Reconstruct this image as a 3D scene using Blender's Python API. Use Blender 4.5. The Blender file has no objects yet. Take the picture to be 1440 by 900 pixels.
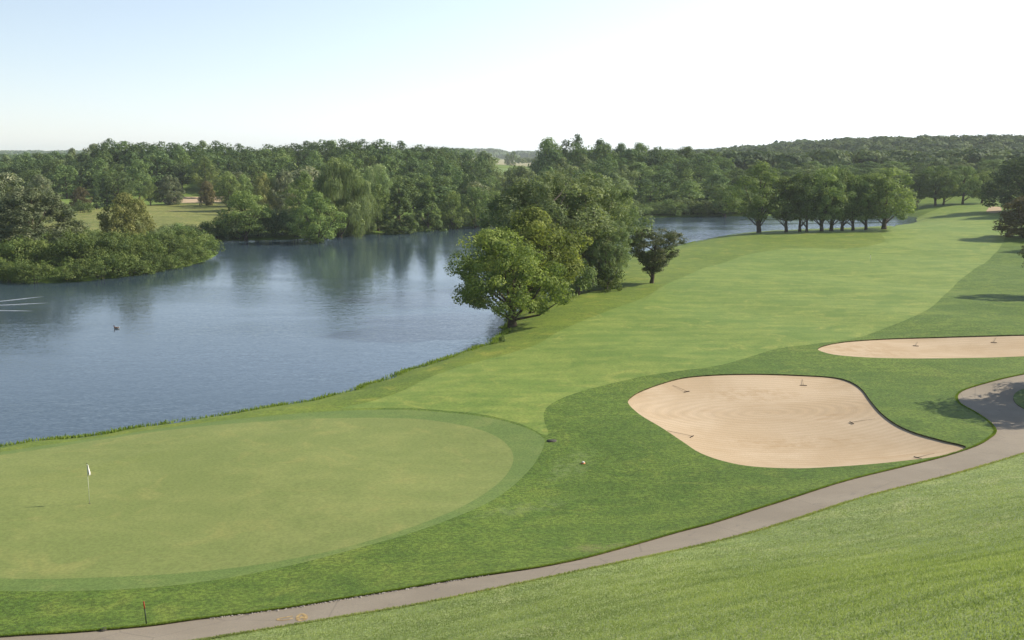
import bpy, math, random
import numpy as np
from mathutils import Vector, geometry
R_ = math.radians
PI = math.pi
C = bpy.context.scene.collection
scene = bpy.context.scene
random.seed(7)

# ------------------------------------------------------------------ camera, sky, sun, exposure
CAM = np.array([0.0, 0.0, 19.0]); PITCH = R_(9.1); FPX = 1450.0; W_, H_ = 1440.0, 900.0
cam_d = bpy.data.cameras.new('camera'); cam = bpy.data.objects.new('camera', cam_d); C.objects.link(cam)
cam.location = CAM; cam.rotation_euler = (PI / 2 - PITCH, 0, 0)
cam_d.sensor_width = 36; cam_d.lens = FPX / W_ * 36; cam_d.clip_start = 0.3; cam_d.clip_end = 20000
scene.camera = cam
VEIL_SUN, VEIL_LOW = 15.0, 1.75
SUN_AZ = R_(76); SUN_EL = R_(33)                     # azimuth clockwise from +Y
world = bpy.data.worlds.new('World'); scene.world = world; world.use_nodes = True
wn = world.node_tree; bg = wn.nodes['Background']
sky = wn.nodes.new('ShaderNodeTexSky'); sky.sky_type = 'NISHITA'; sky.sun_disc = False
sky.sun_elevation = SUN_EL; sky.sun_rotation = SUN_AZ; sky.air_density = 1.0; sky.dust_density = .25; sky.ozone_density = 1.2
# thin white veil of summer cloud over the clear sky, brighter towards the sun and the horizon
geo = wn.nodes.new('ShaderNodeTexCoord'); sepn = wn.nodes.new('ShaderNodeSeparateXYZ'); wn.links.new(geo.outputs['Generated'], sepn.inputs[0])
def wmath(op, a, b):
    x = wn.nodes.new('ShaderNodeMath'); x.operation = op
    for k, v in enumerate((a, b)):
        if isinstance(v, (int, float)): x.inputs[k].default_value = v
        else: wn.links.new(v, x.inputs[k])
    return x.outputs[0]
dt = wn.nodes.new('ShaderNodeVectorMath'); dt.operation = 'DOT_PRODUCT'; wn.links.new(geo.outputs['Generated'], dt.inputs[0])
dt.inputs[1].default_value = (math.sin(SUN_AZ) * math.cos(SUN_EL), math.cos(SUN_AZ) * math.cos(SUN_EL), math.sin(SUN_EL))
side = wmath('POWER', wmath('MULTIPLY_ADD', dt.outputs['Value'], .5), 3.0)
_sm = side.node.inputs[0].links[0].from_node; _sm.inputs[2].default_value = .5
low = wmath('POWER', wmath('SUBTRACT', 1.0, wmath('ABSOLUTE', sepn.outputs[2], 0)), 2.5)
amt = wmath('MULTIPLY', low, wmath('ADD', wmath('MULTIPLY', side, VEIL_SUN), VEIL_LOW))
vc = wn.nodes.new('ShaderNodeVectorMath'); vc.operation = 'SCALE'; vc.inputs[0].default_value = (.74, .86, 1.08); wn.links.new(amt, vc.inputs['Scale'])
va = wn.nodes.new('ShaderNodeVectorMath'); va.operation = 'ADD'; hs = wn.nodes.new('ShaderNodeHueSaturation'); hs.inputs['Saturation'].default_value = .85; hs.inputs['Value'].default_value = .62
wn.links.new(sky.outputs[0], hs.inputs['Color']); wn.links.new(hs.outputs[0], va.inputs[0]); wn.links.new(vc.outputs[0], va.inputs[1])
wn.links.new(va.outputs[0], bg.inputs[0]); bg.inputs[1].default_value = 0.115
sun_d = bpy.data.lights.new('sun', 'SUN'); sun_d.energy = 5.0; sun_d.angle = R_(0.6); sun_d.color = (1.0, 0.90, 0.74)
sun = bpy.data.objects.new('sun', sun_d); C.objects.link(sun)
sv = Vector((math.sin(SUN_AZ) * math.cos(SUN_EL), math.cos(SUN_AZ) * math.cos(SUN_EL), math.sin(SUN_EL)))
sun.rotation_euler = sv.to_track_quat('Z', 'Y').to_euler(); sun.location = (60, 20, 60)
vs = scene.view_settings; vs.view_transform = 'Standard'; vs.look = 'None'; vs.gamma = 1.0; vs.exposure = 0.50
vs.use_curve_mapping = False
scene.cycles.use_denoising = True
scene.cycles.max_bounces = 6; scene.cycles.diffuse_bounces = 3; scene.cycles.glossy_bounces = 2
scene.cycles.transmission_bounces = 3; scene.cycles.volume_bounces = 1; scene.cycles.transparent_max_bounces = 4
HAZE = 0.00012

# ------------------------------------------------------------------ helpers
cp_, sp_ = math.cos(PITCH), math.sin(PITCH)
def rays(u, v):
    u = np.atleast_1d(np.asarray(u, float)); v = np.atleast_1d(np.asarray(v, float))
    a = (u - W_ / 2) / FPX; b = -(v - H_ / 2) / FPX
    return np.stack([a, cp_ + b * sp_, -sp_ + b * cp_], -1)
def on_plane(pts, z=0.0):
    p = np.array(pts, float); d = rays(p[:, 0], p[:, 1])
    t = (z - CAM[2]) / d[:, 2]
    return (CAM + d * t[:, None])[:, :2]
def x_at(u, y, z=3.0):                                  # world x of a bearing at a depth
    return (u - W_ / 2) / FPX * (y * cp_ + (CAM[2] - z) * sp_)
def z_at(v, y):                                         # world height seen at row v at distance y
    b = -(v - H_ / 2) / FPX
    return CAM[2] + y * (-sp_ + b * cp_) / (cp_ + b * sp_)
def smooth_poly(p, n=4, closed=True):                   # Catmull-Rom densification
    p = np.asarray(p, float); N = len(p); out = []
    rng = range(N) if closed else range(N - 1)
    for i in rng:
        if closed: a, b, c, d = p[i - 1], p[i], p[(i + 1) % N], p[(i + 2) % N]
        else: a, b, c, d = p[max(i - 1, 0)], p[i], p[i + 1], p[min(i + 2, N - 1)]
        for k in range(n):
            t = k / n
            out.append(0.5 * ((2 * b) + (c - a) * t + (2 * a - 5 * b + 4 * c - d) * t * t + (3 * b - a - 3 * c + d) * t ** 3))
    if not closed: out.append(p[-1])
    return np.array(out)
def inside(poly, x, y):
    x = np.asarray(x, float); y = np.asarray(y, float); r = np.zeros(x.shape, bool); n = len(poly)
    for i in range(n):
        x1, y1 = poly[i]; x2, y2 = poly[(i + 1) % n]
        if y1 == y2: continue
        c = ((y1 > y) != (y2 > y)) & (x < (x2 - x1) * (y - y1) / (y2 - y1) + x1)
        r ^= c
    return r
def dist_poly(poly, x, y, closed=True):
    x = np.asarray(x, float); y = np.asarray(y, float); d = np.full(x.shape, 1e18); n = len(poly)
    for i in range(n if closed else n - 1):
        x1, y1 = poly[i]; x2, y2 = poly[(i + 1) % n]; dx, dy = x2 - x1, y2 - y1
        L = dx * dx + dy * dy + 1e-12
        t = np.clip(((x - x1) * dx + (y - y1) * dy) / L, 0, 1)
        d = np.minimum(d, (x - x1 - t * dx) ** 2 + (y - y1 - t * dy) ** 2)
    return np.sqrt(d)
def S(v, a, b):
    t = np.clip((v - a) / (b - a), 0, 1); return t * t * (3 - 2 * t)

# ------------------------------------------------------------------ lake outline (picked on the water plane)
shore_near = [(-420, 700), (-200, 656), (0, 628), (60, 621), (150, 609), (260, 592), (380, 574), (470, 556), (540, 535), (580, 521),
              (620, 505), (660, 493), (690, 484), (704, 474), (712, 463), (716, 455), (728, 444), (752, 428), (785, 408), (820, 390), (850, 375), (872, 362), (905, 355), (957, 345),
              (990, 338), (1030, 331), (1065, 327), (1105, 325.5), (1170, 324), (1215, 322), (1240, 320)]
shore_far = [(1262, 318), (1282, 315), (1290, 309), (1278, 304), (1240, 301), (1190, 300), (1120, 301.5), (1060, 304), (1010, 304), (960, 305), (905, 306.5), (840, 308), (770, 312),
             (690, 317), (620, 319), (570, 323), (510, 330), (450, 334), (380, 337), (330, 338), (285, 340), (262, 345), (270, 351), (300, 352), (306, 357),
             (292, 366), (260, 374), (220, 382), (150, 392), (90, 397), (30, 397), (0, 391), (-60, 384), (-200, 380), (-420, 385)]
_sn = smooth_poly(on_plane(shore_near), 3, False); _sf = smooth_poly(on_plane(shore_far), 3, False)
_rs = np.random.RandomState(3)
_sn[3:-3] += _rs.normal(0, .22, _sn[3:-3].shape); _sf[3:-3] += _rs.normal(0, .5, _sf[3:-3].shape)
LAKE = np.concatenate([_sn, _sf])
HN = np.array([.455, -.89]); HP = np.array([-17.0, 34.0])
def terrain(x, y):
    x = np.asarray(x, float); y = np.asarray(y, float)
    d = dist_poly(LAKE, x, y); ins = inside(LAKE, x, y); sd = np.where(ins, 0, d)
    z = 0.95 * (1 - np.exp(-sd / 3.2)) + 0.006 * np.minimum(sd, 300)
    s = (x - HP[0]) * HN[0] + (y - HP[1]) * HN[1]
    sp = np.where(s > 30, s, 3.0 * np.log1p(np.exp(np.clip(s, -60, 30) / 3.0)))
    hl = 0.22 * sp + .0048 * sp * sp
    z = z + np.where(hl > 12, 12 + 4.2 * np.tanh((hl - 12) / 4.2), hl)
    k = 1 - np.exp(-sd / 25)
    z = z + k * 7.5 * S(y, 372, 470) * S(-x, 5, 60) * (1 - .75 * S(-x, 150, 215)) + k * 6.0 * S(y, 330, 430) * S(x, 8, 45) * (1 - .8 * S(y, 500, 680))
    z = z + k * 14 * S(y, 470, 850) * S(x, 140, 340) * (1 - S(y, 1050, 1500)) + k * 2.6 * S(y, 180, 330) * S(x, 50, 120)
    z = z + 8 * S(y, 2600, 3000) + 16 * S(y, 2500, 3000) * S(x, 450, 900)
    near = np.exp(-np.maximum(y - 500, 0) / 400)
    un = 0.22 * np.sin(x * .11 + 1.3 * np.sin(y * .035)) * np.sin(y * .083 + x * .03) + 0.10 * np.sin(x * .27 + y * .19) + 0.25 * np.sin(x * .035 + 2) * np.cos(y * .04)
    z = z + un * (1 - np.exp(-sd / 12)) * near
    return np.where(ins, np.maximum(-2.5, -0.28 * d - 0.05), z + 0.02)
def G(pts):                                              # where the view ray of a photo point meets the terrain
    p = np.array(pts, float); d = rays(p[:, 0], p[:, 1]); d = d / np.linalg.norm(d, axis=1)[:, None]
    t = np.full(len(p), 12.0); lo = t.copy(); hit = np.zeros(len(p), bool)
    for _ in range(400):
        q = CAM + d * t[:, None]; h = q[:, 2] - terrain(q[:, 0], q[:, 1])
        hit |= (h <= 0)
        if hit.all(): break
        lo = np.where(hit, lo, t); t = np.where(hit, t, t + np.maximum(h * .8, .35))
    hi = t.copy()
    for _ in range(24):
        m = (lo + hi) / 2; q = CAM + d * m[:, None]; h = q[:, 2] - terrain(q[:, 0], q[:, 1])
        hi = np.where(h <= 0, m, hi); lo = np.where(h <= 0, lo, m)
    return (CAM + d * hi[:, None])
def G2(pts, n=4, closed=True): return smooth_poly(G(pts)[:, :2], n, closed)
def g1(u, v): return G([(u, v)])[0]
def tz(x, y): return float(terrain(np.array([x]), np.array([y]))[0])

# ------------------------------------------------------------------ mesh helpers
def mesh_np(name, verts, faces, mats=(), midx=None, smooth=False):
    verts = np.asarray(verts, np.float32); faces = np.asarray(faces, np.int32); k = faces.shape[1]
    me = bpy.data.meshes.new(name); me.vertices.add(len(verts)); me.vertices.foreach_set('co', verts.ravel())
    me.loops.add(faces.size); me.loops.foreach_set('vertex_index', faces.ravel())
    me.polygons.add(len(faces)); me.polygons.foreach_set('loop_start', np.arange(0, faces.size, k, dtype=np.int32))
    try: me.polygons.foreach_set('loop_total', np.full(len(faces), k, np.int32))
    except Exception: pass
    for m in mats: me.materials.append(m)
    if midx is not None: me.polygons.foreach_set('material_index', np.asarray(midx, np.int32))
    me.polygons.foreach_set('use_smooth', np.full(len(faces), smooth, bool))
    me.update(calc_edges=True); me.validate(); return me
def add_attr(me, name, vals):
    a = me.attributes.new(name, 'FLOAT', 'FACE'); a.data.foreach_set('value', np.asarray(vals, np.float32))
def link(name, me, parent=None, loc=(0, 0, 0), rot=(0, 0, 0), scale=(1, 1, 1)):
    o = bpy.data.objects.new(name, me); C.objects.link(o); o.location = loc; o.rotation_euler = rot; o.scale = scale
    if parent: o.parent = parent
    return o
def tag(o, label=None, cat=None, group=None, kind=None):
    if label: o['label'] = label
    if cat: o['category'] = cat
    if group: o['group'] = group
    if kind: o['kind'] = kind
    return o
class MB:                                                # collects tapered tubes and lathes into one mesh
    def __init__(s): s.v = []; s.f = []; s.m = []
    def tube(s, pts, rad, seg=6, m=0, cap=True):
        pts = [Vector(p) for p in pts]; rings = []
        for i, p in enumerate(pts):
            d = (pts[min(i + 1, len(pts) - 1)] - pts[max(i - 1, 0)]).normalized()
            a = d.cross(Vector((0, 0, 1)) if abs(d.z) < .9 else Vector((1, 0, 0))).normalized(); b = d.cross(a)
            r0 = len(s.v)
            for k in range(seg):
                t = 2 * PI * k / seg; s.v.append(tuple(p + (a * math.cos(t) + b * math.sin(t)) * rad[i]))
            rings.append(r0)
        for i in range(len(rings) - 1):
            for k in range(seg):
                k2 = (k + 1) % seg
                s.f.append((rings[i] + k, rings[i] + k2, rings[i + 1] + k2, rings[i + 1] + k)); s.m.append(m)
        if cap:
            s.f.append(tuple(rings[-1] + k for k in range(seg))); s.m.append(m)
            s.f.append(tuple(rings[0] + k for k in reversed(range(seg)))); s.m.append(m)
    def box(s, c, h, rz=0, m=0):
        c = Vector(c); r0 = len(s.v); cz, sz = math.cos(rz), math.sin(rz)
        for dx in (-1, 1):
            for dy in (-1, 1):
                for dz in (-1, 1):
                    x, y = dx * h[0], dy * h[1]; s.v.append((c.x + x * cz - y * sz, c.y + x * sz + y * cz, c.z + dz * h[2]))
        for q in ((0, 1, 3, 2), (4, 6, 7, 5), (0, 4, 5, 1), (2, 3, 7, 6), (0, 2, 6, 4), (1, 5, 7, 3)):
            s.f.append(tuple(r0 + k for k in q)); s.m.append(m)
    def blob(s, c, r, seg=12, rings=8, m=0):             # ellipsoid
        r0 = len(s.v)
        for i in range(rings + 1):
            a = PI * i / rings
            for k in range(seg):
                t = 2 * PI * k / seg
                s.v.append((c[0] + r[0] * math.sin(a) * math.cos(t), c[1] + r[1] * math.sin(a) * math.sin(t), c[2] + r[2] * math.cos(a)))
        for i in range(rings):
            for k in range(seg):
                k2 = (k + 1) % seg; s.f.append((r0 + i * seg + k, r0 + (i + 1) * seg + k, r0 + (i + 1) * seg + k2, r0 + i * seg + k2)); s.m.append(m)
    def mesh(s, name, mats, smooth=True):
        me = bpy.data.meshes.new(name); me.from_pydata(s.v, [], s.f)
        for mm in mats: me.materials.append(mm)
        for p, i in zip(me.polygons, s.m): p.material_index = i; p.use_smooth = smooth
        me.validate(); me.update(); return me

# ------------------------------------------------------------------ materials
class NT:
    def __init__(s, name):
        s.m = bpy.data.materials.new(name); s.m.use_nodes = True; s.t = s.m.node_tree
        s.b = s.t.nodes['Principled BSDF']; s.out = s.t.nodes['Material Output']
    def n(s, ty, **kw):
        x = s.t.nodes.new(ty)
        for k, v in kw.items(): setattr(x, k, v)
        return x
    def l(s, a, b): s.t.links.new(a, b)
    def coord(s, scale=(1, 1, 1), rot=0):
        tc = s.n('ShaderNodeTexCoord'); mp = s.n('ShaderNodeMapping'); s.l(tc.outputs['Object'], mp.inputs[0])
        mp.inputs['Scale'].default_value = scale; mp.inputs['Rotation'].default_value = (0, 0, rot); return mp.outputs[0]
    def noise(s, co, scale, detail=4, rough=.55, dist=0):
        x = s.n('ShaderNodeTexNoise'); s.l(co, x.inputs['Vector'])
        x.inputs['Scale'].default_value = scale; x.inputs['Detail'].default_value = detail; x.inputs['Roughness'].default_value = rough
        x.inputs['Distortion'].default_value = dist; return x.outputs[0]
    def ramp(s, fac, lo, hi, a=0., b=1.):
        x = s.n('ShaderNodeMapRange'); s.l(fac, x.inputs[0]); x.interpolation_type = 'SMOOTHSTEP'
        x.inputs[1].default_value = lo; x.inputs[2].default_value = hi; x.inputs[3].default_value = a; x.inputs[4].default_value = b; return x.outputs[0]
    def mix(s, fac, a, b, mode='MIX'):
        x = s.n('ShaderNodeMix', data_type='RGBA', blend_type=mode)
        if isinstance(fac, (int, float)): x.inputs[0].default_value = fac
        else: s.l(fac, x.inputs[0])
        for k, c in ((6, a), (7, b)):
            if isinstance(c, tuple): x.inputs[k].default_value = (*c[:3], 1)
            else: s.l(c, x.inputs[k])
        return x.outputs[2]
    def math(s, op, a, b=0., c=None):
        x = s.n('ShaderNodeMath', operation=op)
        for k, v in enumerate((a, b) if c is None else (a, b, c)):
            if isinstance(v, (int, float)): x.inputs[k].default_value = v
            else: s.l(v, x.inputs[k])
        return x.outputs[0]
    def bump(s, h, strength, dist):
        x = s.n('ShaderNodeBump'); s.l(h, x.inputs['Height']); x.inputs['Strength'].default_value = strength; x.inputs['Distance'].default_value = dist
        s.l(x.outputs[0], s.b.inputs['Normal'])
    def col(s, c, rough=.8, spec=.2):
        if isinstance(c, tuple): s.b.inputs['Base Color'].default_value = (*c, 1)
        else: s.l(c, s.b.inputs['Base Color'])
        s.b.inputs['Roughness'].default_value = rough; s.b.inputs['Specular IOR Level'].default_value = spec
def grass_mat(name, dark, light, yellow, mow=0.6, mow_rot=0.0, mow_scale=(.05, 1.6), grain=6.0, fine=1.0, bump=.5, bdist=.05, patch=.6, extra=None):
    t = NT(name); co = t.coord()
    big = t.ramp(t.noise(co, .035, 3, .5, .4), .35, .65)
    mid = t.ramp(t.noise(co, .24, 4, .62, .8), .36, .64)
    sml = t.ramp(t.noise(co, 1.1, 4, .65, .5), .34, .66)
    st = t.noise(t.coord((mow_scale[0], mow_scale[1], 1), mow_rot), 1.0, 4, .6, .2)
    st = t.ramp(st, .35, .65)
    fn = t.noise(co, grain, 5, .7)
    f = t.math('ADD', t.math('MULTIPLY', mid, patch * .6), t.math('MULTIPLY', st, mow * .5)); f = t.math('ADD', f, t.math('MULTIPLY', big, .22))
    f = t.math('ADD', f, t.math('MULTIPLY', sml, .22 * fine))
    c = t.mix(t.ramp(f, .15, 1.15), dark, light)
    ysel = t.ramp(t.noise(co, .33, 5, .65, 1.0), .52, .70, 0, .7)
    c = t.mix(ysel, c, yellow)
    g = t.ramp(fn, .36, .64, 1 - .30 * fine, 1 + .30 * fine)
    cc = t.n('ShaderNodeVectorMath', operation='SCALE'); t.l(c, cc.inputs[0]); t.l(g, cc.inputs['Scale']); c = cc.outputs[0]
    if extra: c = extra(t, co, c)
    t.col(c, .75, .15); t.b.inputs['Sheen Weight'].default_value = .05; t.b.inputs['Sheen Roughness'].default_value = .5
    t.b.inputs['Sheen Tint'].default_value = (.7, .85, .4, 1)
    t.bump(t.noise(co, grain * 2.2, 4, .7), bump, bdist); return t.m
def ell_patch(cx, cy, rx, ry, rot, colr, amt):
    def f(t, co, c):
        mp = t.n('ShaderNodeMapping', vector_type='TEXTURE'); t.l(co, mp.inputs[0]); mp.inputs['Location'].default_value = (cx, cy, 0)
        mp.inputs['Rotation'].default_value = (0, 0, rot); mp.inputs['Scale'].default_value = (rx, ry, 1000)
        ln = t.n('ShaderNodeVectorMath', operation='LENGTH'); t.l(mp.outputs[0], ln.inputs[0])
        m = t.ramp(ln.outputs['Value'], 1.0, .25); m = t.math('MULTIPLY', m, t.ramp(t.noise(co, 1.3, 5, .75), .42, .62, 0, amt))
        return t.mix(m, c, colr)
    return f
_p1 = g1(803, 655); _p2 = g1(735, 715); _p3 = g1(845, 770)
def rough_extra(t, co, c):
    c = ell_patch(_p1[0], _p1[1], 1.6, 4.5, R_(-20), (.20, .26, .10), .5)(t, co, c)
    c = ell_patch(_p2[0], _p2[1], 4.5, 1.3, R_(35), (.18, .23, .09), .45)(t, co, c)
    return ell_patch(_p3[0], _p3[1], 2.2, 1.2, 0, (.2, .17, .09), .5)(t, co, c)
M = {}
M['rough'] = grass_mat('rough_grass', (0.068, 0.124, 0.016), (0.130, 0.192, 0.028), (0.158, 0.206, 0.034), .5, R_(-8), (.07, .9), 5, 1.2, .7, .08, extra=rough_extra)
M['hillside'] = grass_mat('hillside_grass', (0.180, 0.240, 0.085), (0.270, 0.325, 0.120), (0.350, 0.370, 0.170), .8, R_(-27), (.05, 1.5), 8, 1.3, .6, .05)
M['fairway'] = grass_mat('fairway_grass', (0.118, 0.190, 0.034), (0.212, 0.268, 0.056), (0.262, 0.292, 0.066), .8, R_(4), (.10, .55), 5, .6, .35, .03)
M['green'] = grass_mat('putting_green_grass', (0.165, 0.205, 0.060), (0.215, 0.245, 0.078), (0.240, 0.250, 0.080), .5, R_(8), (.12, .5), 6, .45, .15, .015, .7)
M['collar'] = grass_mat('collar_grass', (0.112, 0.172, 0.044), (0.152, 0.208, 0.054), (0.180, 0.220, 0.065), .5, R_(15), (.1, .8), 8, .6, .3, .02)
M['meadow'] = grass_mat('meadow_grass', (0.135, 0.160, 0.040), (0.235, 0.245, 0.070), (0.300, 0.240, 0.110), .7, R_(0), (.02, .12), 1.2, 1, .6, .3)
M['bankside'] = grass_mat('bankside_grass', (.095, .150, .018), (.175, .225, .030), (.24, .25, .04), .5, R_(20), (.07, .5), 5, 1.0, .5, .05)
M['lawn'] = grass_mat('far_lawn', (.12, .19, .04), (.20, .28, .06), (.24, .28, .07), .5, 0, (.03, .2), 2, .6, .3, .05)
M['crop'] = grass_mat('crop_field', (.30, .28, .15), (.38, .34, .2), (.34, .32, .15), .5, 0, (.01, .05), 1, .5, .2, .1)

def sand_mat():
    t = NT('bunker_sand'); co = t.coord()
    c = t.mix(t.ramp(t.noise(co, .16, 4, .6, .5), .36, .66), (.47, .36, .24), (.55, .44, .315))
    w = t.n('ShaderNodeTexWave', wave_type='RINGS', rings_direction='SPHERICAL'); mp = t.n('ShaderNodeMapping'); t.l(co, mp.inputs[0])
    b = g1(1075, 570); mp.inputs['Location'].default_value = (-b[0] * .55, -b[1] * 1.0, 0); mp.inputs['Scale'].default_value = (.55, 1.0, 0)
    t.l(mp.outputs[0], w.inputs['Vector']); w.inputs['Scale'].default_value = .55; w.inputs['Distortion'].default_value = 5
    w.inputs['Detail'].default_value = 3; w.inputs['Detail Scale'].default_value = .5
    c = t.mix(t.ramp(w.outputs[0], .3, .8, 0, .30), c, (.42, .33, .22))
    c = t.mix(t.ramp(t.noise(co, 22, 4, .7), .35, .7, 0, .35), c, (.42, .33, .22))
    c = t.mix(t.ramp(t.noise(t.coord((.25, 1, 1)), .45, 5, .6), .56, .75, 0, .55), c, (.37, .25, .14))
    for pu, pv, rx, ry in ((1060, 546, 5.5, 3.2), (1215, 489, 7, 5), (1110, 612, 8, 2.2)):
        pp = g1(pu, pv); c = ell_patch(pp[0], pp[1], rx, ry, 0, (.40, .29, .175), .6)(t, co, c)
    t.col(c, .95, .05)
    h = t.math('ADD', t.math('MULTIPLY', w.outputs[0], .6), t.noise(co, 9, 4, .6)); t.bump(h, .35, .06); return t.m
M['sand'] = sand_mat()
def path_mat():
    t = NT('cart_path_asphalt'); co = t.coord()
    c = t.mix(t.ramp(t.noise(co, .22, 4, .6), .35, .65), (.270, .230, .172), (.328, .283, .215))
    c = t.mix(t.ramp(t.noise(co, 14, 4, .8), .35, .7, 0, .6), c, (.20, .175, .16))
    c = t.mix(t.ramp(t.noise(co, .9, 5, .7, .6), .60, .66, 0, .45), c, (.19, .165, .15))
    v = t.n('ShaderNodeTexVoronoi', feature='DISTANCE_TO_EDGE'); t.l(t.coord((1, 1, 0)), v.inputs['Vector']); v.inputs['Scale'].default_value = .16
    c = t.mix(t.ramp(v.outputs[0], .006, .002, 0, .3), c, (.12, .1, .09))
    t.col(c, .85, .25); t.bump(t.noise(co, 30, 3, .7), .4, .02); return t.m
M['path'] = path_mat()
def plain(name, c, rough=.7, spec=.3, var=.25, sc=3, metal=0):
    t = NT(name); k = t.ramp(t.noise(t.coord(), sc, 4, .6), .3, .7)
    t.col(t.mix(k, tuple(a * (1 - var) for a in c), tuple(min(1, a * (1 + var)) for a in c)), rough, spec); t.b.inputs['Metallic'].default_value = metal; return t.m
M['soil'] = plain('soil_lip', (.075, .07, .03), .95, .05, .5)
M['dirt'] = plain('dry_dirt', (.30, .20, .085), .95, .05, .45, 1.5)
M['bark'] = plain('bark', (.085, .066, .05), .9, .1, .4, 2)
M['palebark'] = plain('pale_bark', (.16, .14, .115), .9, .1, .4, 2)
M['stone'] = plain('gravel_stone', (.34, .31, .27), .9, .1, .4, 2)
M['white'] = plain('white_cloth', (.72, .70, .66), .8, .2, .1, 5)
M['pole'] = plain('pole_paint', (.55, .58, .45), .5, .4, .1, 2)
M['darkpole'] = plain('dark_green_stake', (.02, .035, .02), .6, .3, .2, 5)
M['red'] = plain('red_stake_tip', (.30, .045, .02), .6, .3, .2, 5)
M['rakewood'] = plain('rake_handle', (.20, .15, .11), .7, .2, .2, 4)
M['rakehead'] = plain('rake_head', (.035, .025, .02), .6, .3, .2, 4)
M['paint'] = plain('yellow_road_paint', (.40, .29, .14), .9, .1, .35, 6)
M['duckbrown'] = plain('duck_brown', (.16, .06, .035), .8, .2, .3, 20)
M['duckgrey'] = plain('duck_pale_flank', (.55, .52, .47), .8, .2, .15, 20)
M['duckdark'] = plain('duck_dark_head', (.05, .02, .03), .6, .4, .2, 20)
M['beak'] = plain('duck_beak', (.35, .2, .05), .5, .4, .1, 20)
M['orange'] = plain('orange_plastic', (.60, .20, .06), .5, .4, .1, 9)
M['iron'] = plain('iron_cover', (.05, .045, .035), .7, .3, .3, 9)

def water_mat():
    t = NT('lake_water'); tc = t.coord()
    t.b.inputs['IOR'].default_value = 1.333; t.b.inputs['Specular IOR Level'].default_value = .75
    big = t.ramp(t.noise(t.coord((.35, 1, 1)), .03, 4, .6, .8), .38, .62)
    c = t.mix(t.ramp(t.noise(t.coord((.4, 1, 1)), .02, 3), .35, .65), (.040, .068, .092), (.050, .082, .115))
    t.l(c, t.b.inputs['Base Color'])
    t.l(t.ramp(big, 0, 1, .08, .13), t.b.inputs['Roughness'])
    n1 = t.noise(t.coord((1.2, 1, 1), R_(12)), 4.5, 3, .6); n2 = t.noise(t.coord((.7, 1, 1), R_(-20)), .55, 3, .55)
    h = t.math('ADD', t.math('MULTIPLY', n1, .018), t.math('MULTIPLY', n2, .07))
    x = t.n('ShaderNodeBump'); t.l(h, x.inputs['Height']); x.inputs['Distance'].default_value = 1.0
    t.l(t.ramp(big, 0, 1, .25, .5), x.inputs['Strength'])
    nz = t.n('ShaderNodeTexNoise'); t.l(t.coord((1.0, 1.6, 1), R_(8)), nz.inputs['Vector']); nz.inputs['Scale'].default_value = 3.0; nz.inputs['Detail'].default_value = 2
    sb = t.n('ShaderNodeVectorMath', operation='SUBTRACT'); t.l(nz.outputs['Color'], sb.inputs[0]); sb.inputs[1].default_value = (.5, .5, .5)
    ml = t.n('ShaderNodeVectorMath', operation='MULTIPLY'); t.l(sb.outputs[0], ml.inputs[0]); ml.inputs[1].default_value = (1, 1, 0)
    sxyz = t.n('ShaderNodeSeparateXYZ'); t.l(tc, sxyz.inputs[0])
    pond = t.math('MULTIPLY', t.ramp(sxyz.outputs[0], 10, 50), t.ramp(sxyz.outputs[1], 150, 190))
    calm = t.ramp(t.noise(t.coord((.012, .10, 1)), 1.0, 3, .6, .3), .40, .56)                      # streaks of calm water between wind ripples
    k = t.math('ADD', .07, t.math('MULTIPLY', t.math('MULTIPLY', pond, calm), .8)); k = t.math('ADD', k, t.math('MULTIPLY', big, .08))
    sc_ = t.n('ShaderNodeVectorMath', operation='SCALE'); t.l(ml.outputs[0], sc_.inputs[0]); t.l(k, sc_.inputs['Scale'])
    ad = t.n('ShaderNodeVectorMath', operation='ADD'); t.l(sc_.outputs[0], ad.inputs[0]); t.l(x.outputs[0], ad.inputs[1])
    nm = t.n('ShaderNodeVectorMath', operation='NORMALIZE'); t.l(ad.outputs[0], nm.inputs[0]); t.l(nm.outputs[0], t.b.inputs['Normal'])
    return t.m
M['water'] = water_mat()

def leaf_mat(name, dark, light, hi=None, trans=.28, var=.65):
    hi = hi or light
    t = NT(name); at = t.n('ShaderNodeAttribute', attribute_name='tone')
    oi = t.n('ShaderNodeObjectInfo')
    f = t.math('ADD', at.outputs['Fac'], t.math('MULTIPLY', t.math('SUBTRACT', oi.outputs['Random'], .5), var))
    c = t.mix(t.ramp(f, .05, .85), dark, light); c = t.mix(t.ramp(f, .75, 1.25), c, hi)
    hs = t.n('ShaderNodeHueSaturation'); t.l(c, hs.inputs['Color'])
    t.l(t.ramp(oi.outputs['Random'], 0, 1, .485, .512), hs.inputs['Hue']); hs.inputs['Saturation'].default_value = 1.0
    c = hs.outputs[0]; t.col(c, .7, .12)
    tr = t.n('ShaderNodeBsdfTranslucent'); cc = t.n('ShaderNodeVectorMath', operation='MULTIPLY'); t.l(c, cc.inputs[0]); cc.inputs[1].default_value = (1.45, 1.5, .7)
    t.l(cc.outputs[0], tr.inputs[0]); mx = t.n('ShaderNodeMixShader'); mx.inputs[0].default_value = trans
    t.l(t.b.outputs[0], mx.inputs[1]); t.l(tr.outputs[0], mx.inputs[2]); t.l(mx.outputs[0], t.out.inputs[0]); return t.m
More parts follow.
